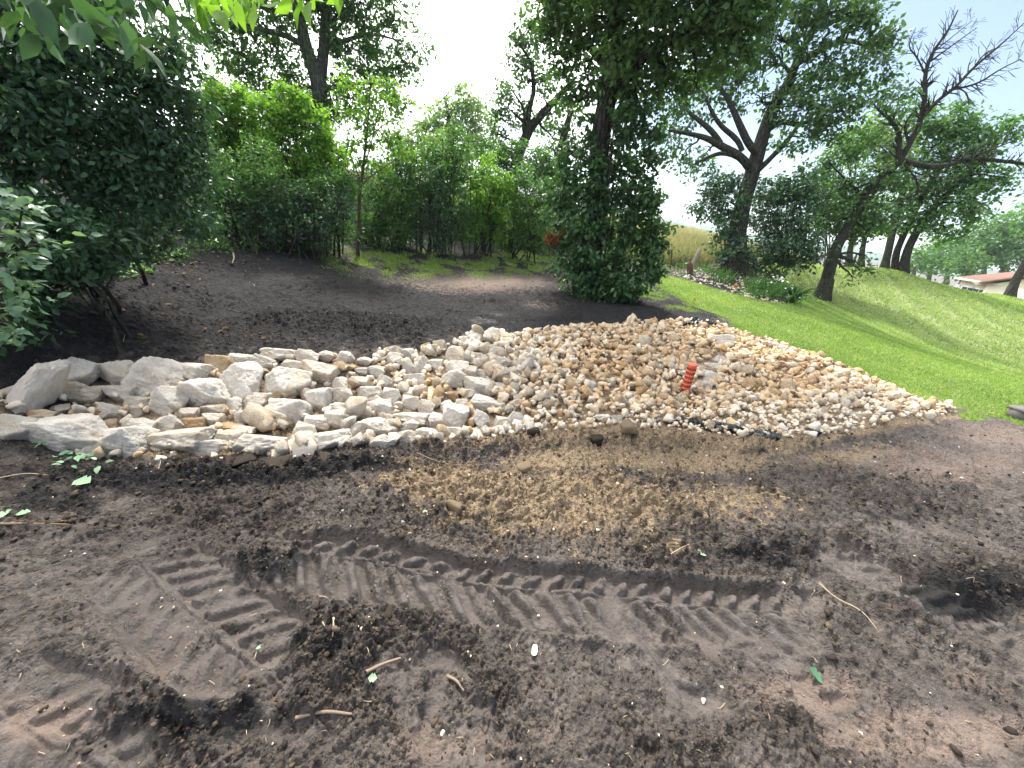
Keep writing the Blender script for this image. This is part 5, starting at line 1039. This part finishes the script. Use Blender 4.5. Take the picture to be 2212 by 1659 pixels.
n = 3200; uu = rng.uniform(0, 2212, n); vv = 960 + 700 * rng.random(n) ** 1.4; P = np.array([at(a_, b_) for a_, b_ in zip(uu, vv)]); k = np.hypot(P[:, 0], P[:, 1]) < 12; P = P[k]
tn = mset(P[:, 0], P[:, 1], TANS + [(1106, 950, 900, 25, .8)]); k = rng.random(len(P)) < .05 + .45 * tn; P = P[k]; P[:, 2] = gh(P[:, 0], P[:, 1]); s_ = np.clip(rng.lognormal(math.log(.0035), .5, len(P)), .002, .012) * (1 + .3 * np.hypot(P[:, 0], P[:, 1]) / 3)
stones_mesh('pebbles', P + np.array([0, 0, .002]), s_, np.clip(.3 + .25 * rng.standard_normal(len(P)), 0, 1), 1, GRAV, 'small pale pebbles pressed into the mud', rng)
n = 420; q_ = scatter_poly(GRAV_P * 1.02, 30, rng)

# ------------------------------------------------------------------ the orange risers
ORANGE = simple('orange_red_plastic', (.80, .17, .10), .55, .3, .35, 20, .1, .002); HOLE = simple('drain_slot', (.10, .012, .01), .8, .1, .1, 9)
def riser(label, base, top, r, n_ring, seedp):
    base = np.array(base); top = np.array(top); ax = top - base; L = np.linalg.norm(ax); q = Vector(ax / L).to_track_quat('Z', 'Y')
    root = empty('drain_riser', base); root.rotation_mode = 'QUATERNION'; root.rotation_quaternion = q; tag(root, label, 'drain pipe', 'perforated orange drain risers')
    def lathe(prof, n=28):
        prof = np.array(prof); th = np.arange(n) * 2 * math.pi / n; V = np.stack([prof[:, 0][:, None] * np.cos(th), prof[:, 0][:, None] * np.sin(th), prof[:, 1][:, None] + 0 * th], -1).reshape(-1, 3)
        i_ = np.arange(len(prof) - 1)[:, None] * n + np.arange(n); j_ = np.arange(len(prof) - 1)[:, None] * n + (np.arange(n) + 1) % n
        return V, np.stack([i_, j_, j_ + n, i_ + n], -1).reshape(-1, 4)
    pr = [(r * .97, -.12)]
    for k in range(n_ring):
        z0 = L * k / n_ring; h = L / n_ring
        pr += [(r * .97, z0), (r * .97, z0 + h * .70), (r * 1.07, z0 + h * .76), (r * 1.07, z0 + h * .90), (r * .97, z0 + h * .96)]
    mb = MB(); mb.add(*lathe(pr)); o = mesh_np('pipe', np.concatenate(mb.V), np.concatenate(mb.F4), ORANGE, None, True, root)
    V, F = lathe([(r * 1.0, L - .002), (r * 1.1, L), (r * 1.1, L + r * .35), (r * .95, L + r * .5), (r * .4, L + r * .55), (.001, L + r * .56)]); mesh_np('cap', V, F, ORANGE, None, True, root)
    mb = MB()
    for k in range(n_ring):
        for row in (.22, .48):
            for a in np.arange(0, 2 * math.pi, math.pi / 6) + row:
                z = L * (k + row) / n_ring; d = np.array([math.cos(a), math.sin(a), 0]); s_ = np.array([-d[1], d[0], 0]); M_ = np.array([d, s_, [0, 0, 1]]).T
                mb.box(d * r * .97 + [0, 0, z], (.006, r * .26, L / n_ring * .17), M_)
    o = mesh_np('slots', np.concatenate(mb.V), np.concatenate(mb.F4), HOLE, None, False, root); o['kind'] = 'stuff'
pb = hit(1478, 850); dr = math.hypot(pb[0], pb[1]); riser('tall perforated orange-red pipe standing in the gravel bed', pb + [0, 0, -.02], WD(1496, 790, dr - .02), .047, 7, 1)
pb2 = hit(1590, 625); dr2 = math.hypot(pb2[0], pb2[1]); riser('short orange pipe far off beside the white flowers at the stone bed', WD(1589, 627, dr2), WD(1591, 617, dr2), .062, 3, 2)

# ------------------------------------------------------------------ black sheeting, block, scraps
BLK = simple('black_sheeting', (.012, .013, .016), .28, .6, .3, 30, .3, .004); PAPER = simple('white_scrap', (.80, .84, .86), .5, .3, .05, 20)
def strip(name, label, cat, pts, w, mat, seed, amp=.02, group=None, n=60, m=8, th=.004):
    r = np.random.default_rng(seed); P = chaikin(np.array(pts, float), 3); s0 = np.linspace(0, len(P) - 1, n); P = np.stack([np.interp(s0, np.arange(len(P)), P[:, k]) for k in range(3)], -1)
    tg = np.gradient(P, axis=0); sd = np.cross(tg, [0, 0, 1]); sd /= np.linalg.norm(sd, axis=1)[:, None]; wv = w * (.35 + .65 * np.sin(np.linspace(.15, math.pi - .15, n)))[:, None] * (1 + .3 * r.standard_normal((n, 1)) * .4)
    t = np.linspace(-1, 1, m); V = P[:, None] + sd[:, None] * (t[None, :, None] * wv[:, None]); 
    zz_ = amp * (perlin(np.repeat(s0[:, None] * .9, m, 1) + seed, np.repeat(t[None] * 3.2, n, 0), seed) + .6 * perlin(np.repeat(s0[:, None] * .25, m, 1), np.repeat(t[None] * 6.2, n, 0), seed + 2)) + amp * .9
    V[..., 2] += zz_; Vb = V.copy(); Vb[..., 2] -= th
    q_ = np.arange(n - 1)[:, None] * m + np.arange(m - 1); F = np.stack([q_, q_ + 1, q_ + m + 1, q_ + m], -1).reshape(-1, 4)
    c = P[n // 2]; o = mesh_np(name, np.concatenate([V.reshape(-1, 3), Vb.reshape(-1, 3)]) - c, [F, F[:, ::-1] + n * m], mat, None, True, None, c); return tag(o, label, cat, group)
def G(u, v, dz=.0):
    p = hit(u, v); return np.array([p[0], p[1], float(gh(p[0], p[1])[0]) + dz])
strip('plastic_sheet', 'black plastic sheeting crumpled along the front edge of the gravel', 'plastic sheet', [G(1500, 932, .01), G(1560, 938, .02), G(1620, 950, .015), G(1680, 962, .0)], .07, BLK, 4, .03)
strip('plastic_sheet', 'thin black plastic edge poking out left of the crumpled sheeting', 'plastic sheet', [G(1430, 926, .01), G(1470, 927, .02), G(1515, 930, .01)], .035, BLK, 5, .02)
strip('plastic_sheet', 'folded black plastic corner standing at the far tip of the gravel', 'plastic sheet', [G(1470, 712, .03), G(1510, 709, .09), G(1545, 712, .05)], .08, BLK, 6, .05)
strip('plastic_sheet', 'small grey-black plastic scrap at the front right of the gravel', 'plastic sheet', [G(1728, 945, .01), G(1745, 948, .03), G(1762, 944, .01)], .045, BLK, 7, .03)
strip('plastic_sheet', 'dark edging fabric showing below the white flowers of the stone bed', 'plastic sheet', [WD(1500, 618, 15.6), WD(1560, 632, 15.2), WD(1640, 645, 15), WD(1700, 656, 15)], .12, BLK, 8, .08)
strip('paper_scrap', 'small torn white scrap lying on the mud near the bottom middle', 'paper', [G(1150, 1424, .006), G(1153, 1412, .010), G(1154, 1400, .007)], .011, PAPER, 9, .006, None, 14, 5, .001)
CON = simple('grey_concrete', (.16, .145, .135), .85, .2, .2, 14, .5, .01)
p = G(2195, 905); blk = empty('edging_block', p, .3); tag(blk, 'grey concrete edging block at the right edge of the picture by the lawn', 'block')
mb = MB(); mb.box((0, 0, .06), (.22, .14, .12)); mesh_np('block', np.concatenate(mb.V), np.concatenate(mb.F4), CON, None, False, blk)
mb = MB(); mb.box((.02, .01, .135), (.28, .18, .03)); mesh_np('cap', np.concatenate(mb.V), np.concatenate(mb.F4), CON, None, False, blk)
# leaves fallen on the mud
def leaf_thing(label, u, v, L, mat, yaw, curl=.25, name='fallen_leaf', tt=.6, lob=True, up=.0):
    c = G(u, v, .006); n = 9; s_ = np.linspace(0, 1, n); wv = .42 * L * np.sin(s_ * math.pi) ** .7 * (1 + (.25 * np.cos(s_ * 19) if lob else 0)); wv[0] = .01 * L; wv[-1] = .0
    rows = []
    for i_ in range(n):
        for k_ in (-1, -.5, 0, .5, 1):
            rows.append([wv[i_] * k_, (s_[i_] - .5) * L, curl * L * (abs(k_) * .7 * wv[i_] / (.42 * L) + (s_[i_] - .5) ** 2 * 1.2) + up * L * s_[i_]])
    V = np.array(rows); q_ = (np.arange(n - 1)[:, None] * 5 + np.arange(4)); F = np.stack([q_, q_ + 1, q_ + 6, q_ + 5], -1).reshape(-1, 4)
    o = mesh_np(name, V, F, mat, {'t': np.full(len(V), tt)}, True, None, c); o.rotation_euler = (RNG.normal() * .15, RNG.normal() * .15, yaw); return tag(o, label, 'leaf', 'green leaves dropped on the mud')
L_FALL = leaf_mat('fallen_leaf', (.10, .24, .13), (.34, .52, .30), .15, .4, .5)
for a_ in [('light green leaf on the mud above the right end of the tyre track', 1508, 1208, .055, 2.4, .85), ('dark green folded leaf standing on the mud near the lower right', 1757, 1467, .06, .8, .0), ('torn light green leaf on the mud near the bottom left of centre', 805, 1478, .030, 1.7, .9),
           ('tiny green leaf on the tan crumbs above the tyre track', 918, 1112, .030, .4, .8), ('light green leaf lying flat lowest of the sprig by the front boulders', 185, 1058, .085, 1.6, .8), ('green leaf by the stick at the left edge', 10, 1120, .07, .6, .9),
           ('small green leaf just right of the stick at the left edge', 55, 1118, .05, 2.2, .8), ('speck of green leaf beside two pale straws, left of centre', 560, 1398, .022, 1., .7), ('dark green leaf caught where boulders meet the tan crumbs', 1078, 935, .06, .2, .1)]:
    leaf_thing(a_[0], a_[1], a_[2], a_[3], L_FALL, a_[4], tt=a_[5], up=.5 if 'standing' in a_[0] else 0)
rng = np.random.default_rng(44)
sp = empty('leafy_sprig', G(150, 1000)); tag(sp, 'broken leafy sprig with green leaves lying on the dark soil, left', 'sprig', None)
mb = MB(); pos = []
for u0, v0, u1, v1 in [(60, 975, 150, 970), (110, 1010, 215, 1000), (130, 960, 200, 1030), (90, 1040, 230, 1010)]:
    Pq = np.array([G(u0 + (u1 - u0) * f, v0 + (v1 - v0) * f, .012 + .02 * math.sin(f * 3.1)) for f in np.linspace(0, 1, 8)]); mb.tube(Pq, np.linspace(.003, .0012, 8), 5)
    for f in np.linspace(.3, 1, 7): pos.append(Pq[int(f * 7)] + rng.normal(size=3) * [.02, .02, .008] + [0, 0, .012])
mb.build('stem', BARK_T, sp)
pos = np.array(pos); V, F, t = leaf_arrays(pos, rng.uniform(.03, .065, len(pos)), rng, 2., None, .0, .6, 8, None, .3); mesh_np('leaves', V - np.array(sp.location), F, L_FALL, {'t': t}, True, sp)
# sticks, straws and roots
WOOD = simple('weathered_wood', (.26, .19, .14), .8, .2, .35, 60, .5, .004); STRAW = simple('straw', (.50, .40, .26), .7, .2, .2, 60)
def stick(label, pts, r, mat=WOOD, cat='stick', name='stick', lift=.008, group='sticks and straws on the mud'):
    P = chaikin(np.array([G(u, v, lift + (dz[0] if dz else 0)) for u, v, *dz in pts]), 2); c = P[len(P) // 2]; mb = MB(); mb.tube(P, np.linspace(r, r * .5, len(P)), 7, jit=.15)
    o = mb.build(name, mat, None, True, c); return tag(o, label, cat, group)
stick('weathered broken branch lying on the soil at the left edge', [(-40, 1158), (40, 1146), (100, 1136), (165, 1132)], .016, BARK_T); stick('thinner splinter beside the broken branch at the left edge', [(10, 1156), (70, 1144), (150, 1138)], .007)
stick('pale curved straw right of the end of the tyre track', [(1760, 1272), (1800, 1302), (1850, 1330), (1890, 1365)], .0028, STRAW); stick('whitish stick lying in the brown mud right of centre', [(1640, 1072), (1690, 1078), (1740, 1088)], .007, STRAW)
stick('pale forked straw standing near the pair left of the bottom middle', [(698, 1355), (706, 1372), (712, 1380)], .0022, STRAW); stick('upright pale splinter left of the bottom middle', [(722, 1352), (724, 1372), (720, 1392)], .0045, STRAW)
stick('white thin root over the mud above the track', [(1440, 1215), (1480, 1188), (1510, 1180)], .0022, STRAW); stick('long thin twig on the dark bank in front of the boulders', [(262, 700), (275, 720), (268, 745)], .003, STRAW)
stick('pale stick on the dark bank top below the huge bush', [(502, 545), (508, 560), (502, 572)], .012, STRAW); stick('fallen branch along the top of the dark bank under the huge bush', [(250, 560), (330, 552), (420, 545)], .02, BARK_T); stick('second fallen branch at the bank top, crossing the first', [(330, 572), (400, 548), (470, 540)], .014, BARK_T)
stick('thin pale splinter at the left on the dark soil in front of the boulders', [(330, 1040), (345, 1022), (352, 1010)], .0035, STRAW); stick('brown root curled on the tan crumbs below the middle boulders', [(900, 990), (950, 1012), (1010, 1018), (1060, 1012)], .0035, WOOD)
stick('splintered wood piece half buried in the lower left clods', [(790, 1470), (830, 1440), (865, 1430)], .008, WOOD); stick('dark root piece in the lower left mud', [(640, 1560), (700, 1545), (760, 1552)], .006, WOOD)
stick('short brown stick standing out of the crumbs at bottom middle', [(966, 1462), (985, 1478), (1000, 1500)], .006, WOOD); stick('thin grey twig beside the sprig near the left edge', [(0, 1045), (60, 1035), (110, 1040)], .003, STRAW)
for k in range(26):
    u = rng.uniform(60, 2100); v = rng.uniform(1000, 1630); th_ = rng.uniform(0, 3.14); ln = rng.uniform(10, 30)
    stick('short thin straw lying loose on the mud', [(u, v), (u + ln * .5 * math.cos(th_) + 2, v + ln * .35 * math.sin(th_)), (u + ln * math.cos(th_), v + ln * .7 * math.sin(th_))], .0013, STRAW, 'straw', 'straw', .005, 'short loose straws on the mud')
# big dark clods lying as things
MUDC = SO
for k, (u, v, w, h, lab) in enumerate([(1352, 945, 46, 34, 'black clod standing up at the front edge of the gravel, middle'), (1112, 938, 28, 26, 'dark clod between the last pale boulders and the tan crumbs'), (1150, 948, 30, 28, 'second dark clod right of the last pale boulders'), (1130, 1015, 40, 22, 'tan lump of soil among the crumbs below the middle boulders'),
        (700, 1002, 80, 18, 'flat grey peeled slab of mud, right one of the three in front of the boulders'), (600, 1010, 70, 16, 'flat grey peeled slab of mud, middle one in front of the boulders'), (520, 1004, 60, 14, 'flat grey peeled slab of mud, left one in front of the boulders'), (910, 1322, 26, 20, 'blue-grey block of wet clay below the tyre track'), (835, 1332, 40, 14, 'flat grey clay lump left of the blue-grey block'),
        (985, 1098, 44, 36, 'rounded tan clod at the left of the tan crumbs'), (1285, 958, 30, 24, 'brown clod near the front edge of the gravel')]):
    p = hit(u, v + h * .4); dd_ = math.hypot(p[0], p[1]); c = WD(u, v, dd_ + .01); c[2] = float(gh(c[0], c[1])[0]) + h / F_PX * axd(c) * (.12 if 'slab' in lab else .3); s_ = axd(c) / F_PX
    V, F = rock_shape(3, 700 + k, 12, .12); V = V * [w * s_ / 2, w * s_ * .4, h * s_ / 2]
    o = mesh_np('clod', V, F, SO, {'t': np.full(len(V), .5 if 'tan' in lab else (.06 if 'grey' in lab else .03))}, False, None, c); o.rotation_euler = (0, 0, math.atan2(-c[0], c[1]) + rng.normal() * .3); tag(o, lab, 'clod', 'big clods on the mud')

rng = np.random.default_rng(61)
for nm, mt_, cnt, lab in (('leaf_litter', leaf_mat('dead_leaf', (.05, .03, .018), (.20, .12, .065), .1, .1, .8), 420, 'brown dead leaves and bark bits littering the bank below the thicket'), ('straw_bits', STRAW, 300, 'pale straw bits and root hairs scattered over the soil')):
    P = []
    for _ in range(cnt):
        u = rng.uniform(180, 1250); v = rng.normal(572, 16) if rng.random() < .7 else rng.uniform(560, 740)
        if nm == 'straw_bits' and rng.random() < .6: u = rng.uniform(0, 2212); v = rng.uniform(980, 1650)
        p = hit(u, v); P.append([p[0], p[1], 0])
    P = np.array(P); P[:, 2] = gh(P[:, 0], P[:, 1]) + .008
    if nm == 'leaf_litter': V, F, t = leaf_arrays(P, rng.uniform(.025, .07, len(P)), rng, 1.6, None, 0, .6, 3, None, .4)
    else: V, F, t = leaf_arrays(P, np.where(P[:, 1] > 4, .07, .022) * rng.uniform(.5, 1.5, len(P)), rng, 2.5, None, 0, .09, 3)
    o = mesh_np(nm, V, F, mt_, {'t': t}); o['kind'] = 'stuff'; o['label'] = lab

# ------------------------------------------------------------------ stone bed, flowers, posts by the field
rng = np.random.default_rng(51); q_ = scatter_poly(BED, 26, rng); z_ = hbase(q_[:, 0], q_[:, 1]); s_ = rng.uniform(.03, .07, len(q_))
stones_mesh('bed_stones', np.stack([q_[:, 0], q_[:, 1], z_ + .0], -1), s_, np.clip(.35 + .2 * rng.standard_normal(len(q_)), 0, 1), 1, GRAV, 'pale pebbles covering the small bed beside the field', rng)
PET = simple('white_petals', (.82, .84, .8), .6, .2, .05, 30)
Pf = np.array([WD(u, v, 15.4 + rng.normal() * .35) for u, v in zip(rng.normal(1668, 24, 110), rng.normal(612, 9, 110))] + [WD(u, v, 15.6) for u, v in zip(rng.normal(1560, 10, 16), rng.normal(604, 4, 16))])
V, F, t = leaf_arrays(Pf, rng.uniform(.05, .10, len(Pf)), rng, 2.5, None, 0, 1.1); fo = mesh_np('flowers', V, F, PET); fo['kind'] = 'stuff'; fo['label'] = 'patch of white lacy wildflowers at the end of the stone bed'
blades('flower_stems', 'green stems and leaves under the white wildflowers', L_MID, np.array([[p[0], p[1], float(hbase(p[0], p[1])[0])] for p in Pf.repeat(4, 0) + rng.normal(size=(len(Pf) * 4, 3)) * [.12, .12, 0]]), rng.uniform(.3, .7, len(Pf) * 4), np.full(len(Pf) * 4, .03), rng, .3)
cp = WD(1716, 640, 15.2); tg_ = empty('tall_grass_clump', [cp[0], cp[1], float(hbase(cp[0], cp[1])[0])]); tag(tg_, 'clump of tall broad grass leaves at the right end of the flower patch', 'plant')
mb = MB()
for k in range(46):
    a_ = rng.uniform(0, 6.28); L_ = rng.uniform(.5, 1.0); o_ = np.array([math.cos(a_), math.sin(a_), 0]); P_ = [cp * [1, 1, 0] + [0, 0, tg_.location[2]] + o_ * .06 + o_ * L_ * f ** 2 * .55 + np.array([0, 0, L_ * (f - .35 * f ** 3)]) for f in np.linspace(0, 1, 6)]
    mb.tube(P_, np.array([.012, .016, .016, .012, .008, .003]), 3)
mb.build('leaves', L_MID, tg_)
POST = simple('grey_post_wood', (.30, .27, .23), .9, .1, .3, 20, .5, .01); RUST = simple('rusty_steel', (.10, .045, .03), .8, .3, .3, 30)
def post(label, u, v0, v1, D, r, mat, du=0, name='fence_post'):
    a = WD(u, v0, D); b = WD(u + du, v1, D); mb = MB(); mb.tube([a - [0, 0, .2], a, (a + b) / 2, b], [r, r, r * .95, r * .9], 8, jit=.05); o = mb.build(name, mat, None, False, a); return tag(o, label, 'post')
post('grey weathered wooden post leaning right by the field', 1499, 566, 538, 17, .075, POST, 13); post('thin rusty steel post left of the leaning wooden one', 1450, 572, 540, 17, .03, RUST, 1); post('thin steel post nearest the ivy-clad tree by the field', 1417, 560, 538, 18, .025, RUST, 0)
post('rusty brown stump of an old post in the weeds beside the wooden post', 1491, 590, 570, 16.2, .11, RUST, -2, 'post_stump')
FLAG = simple('orange_flag', (.85, .36, .03), .6, .2, .1, 20)
a = G(1495, 658); fl = empty('marker_flag', a); tag(fl, 'tiny orange marker flag stuck in the near lawn', 'flag'); mb = MB(); mb.tube([a - [0, 0, .02], a + [0, 0, .16]], [.002, .002], 4); mb.build('wire', RUST, fl)
mesh_np('flag', [[0, 0, .16], [.01, .0, .10], [.05, .01, .09], [.04, .015, .155], [0, .002, .16], [.01, .003, .10], [.05, .013, .09], [.04, .018, .155]], np.array([[0, 1, 2, 3], [4, 7, 6, 5], [0, 4, 5, 1], [2, 6, 7, 3], [1, 5, 6, 2], [3, 7, 4, 0]]), FLAG, None, False, fl)
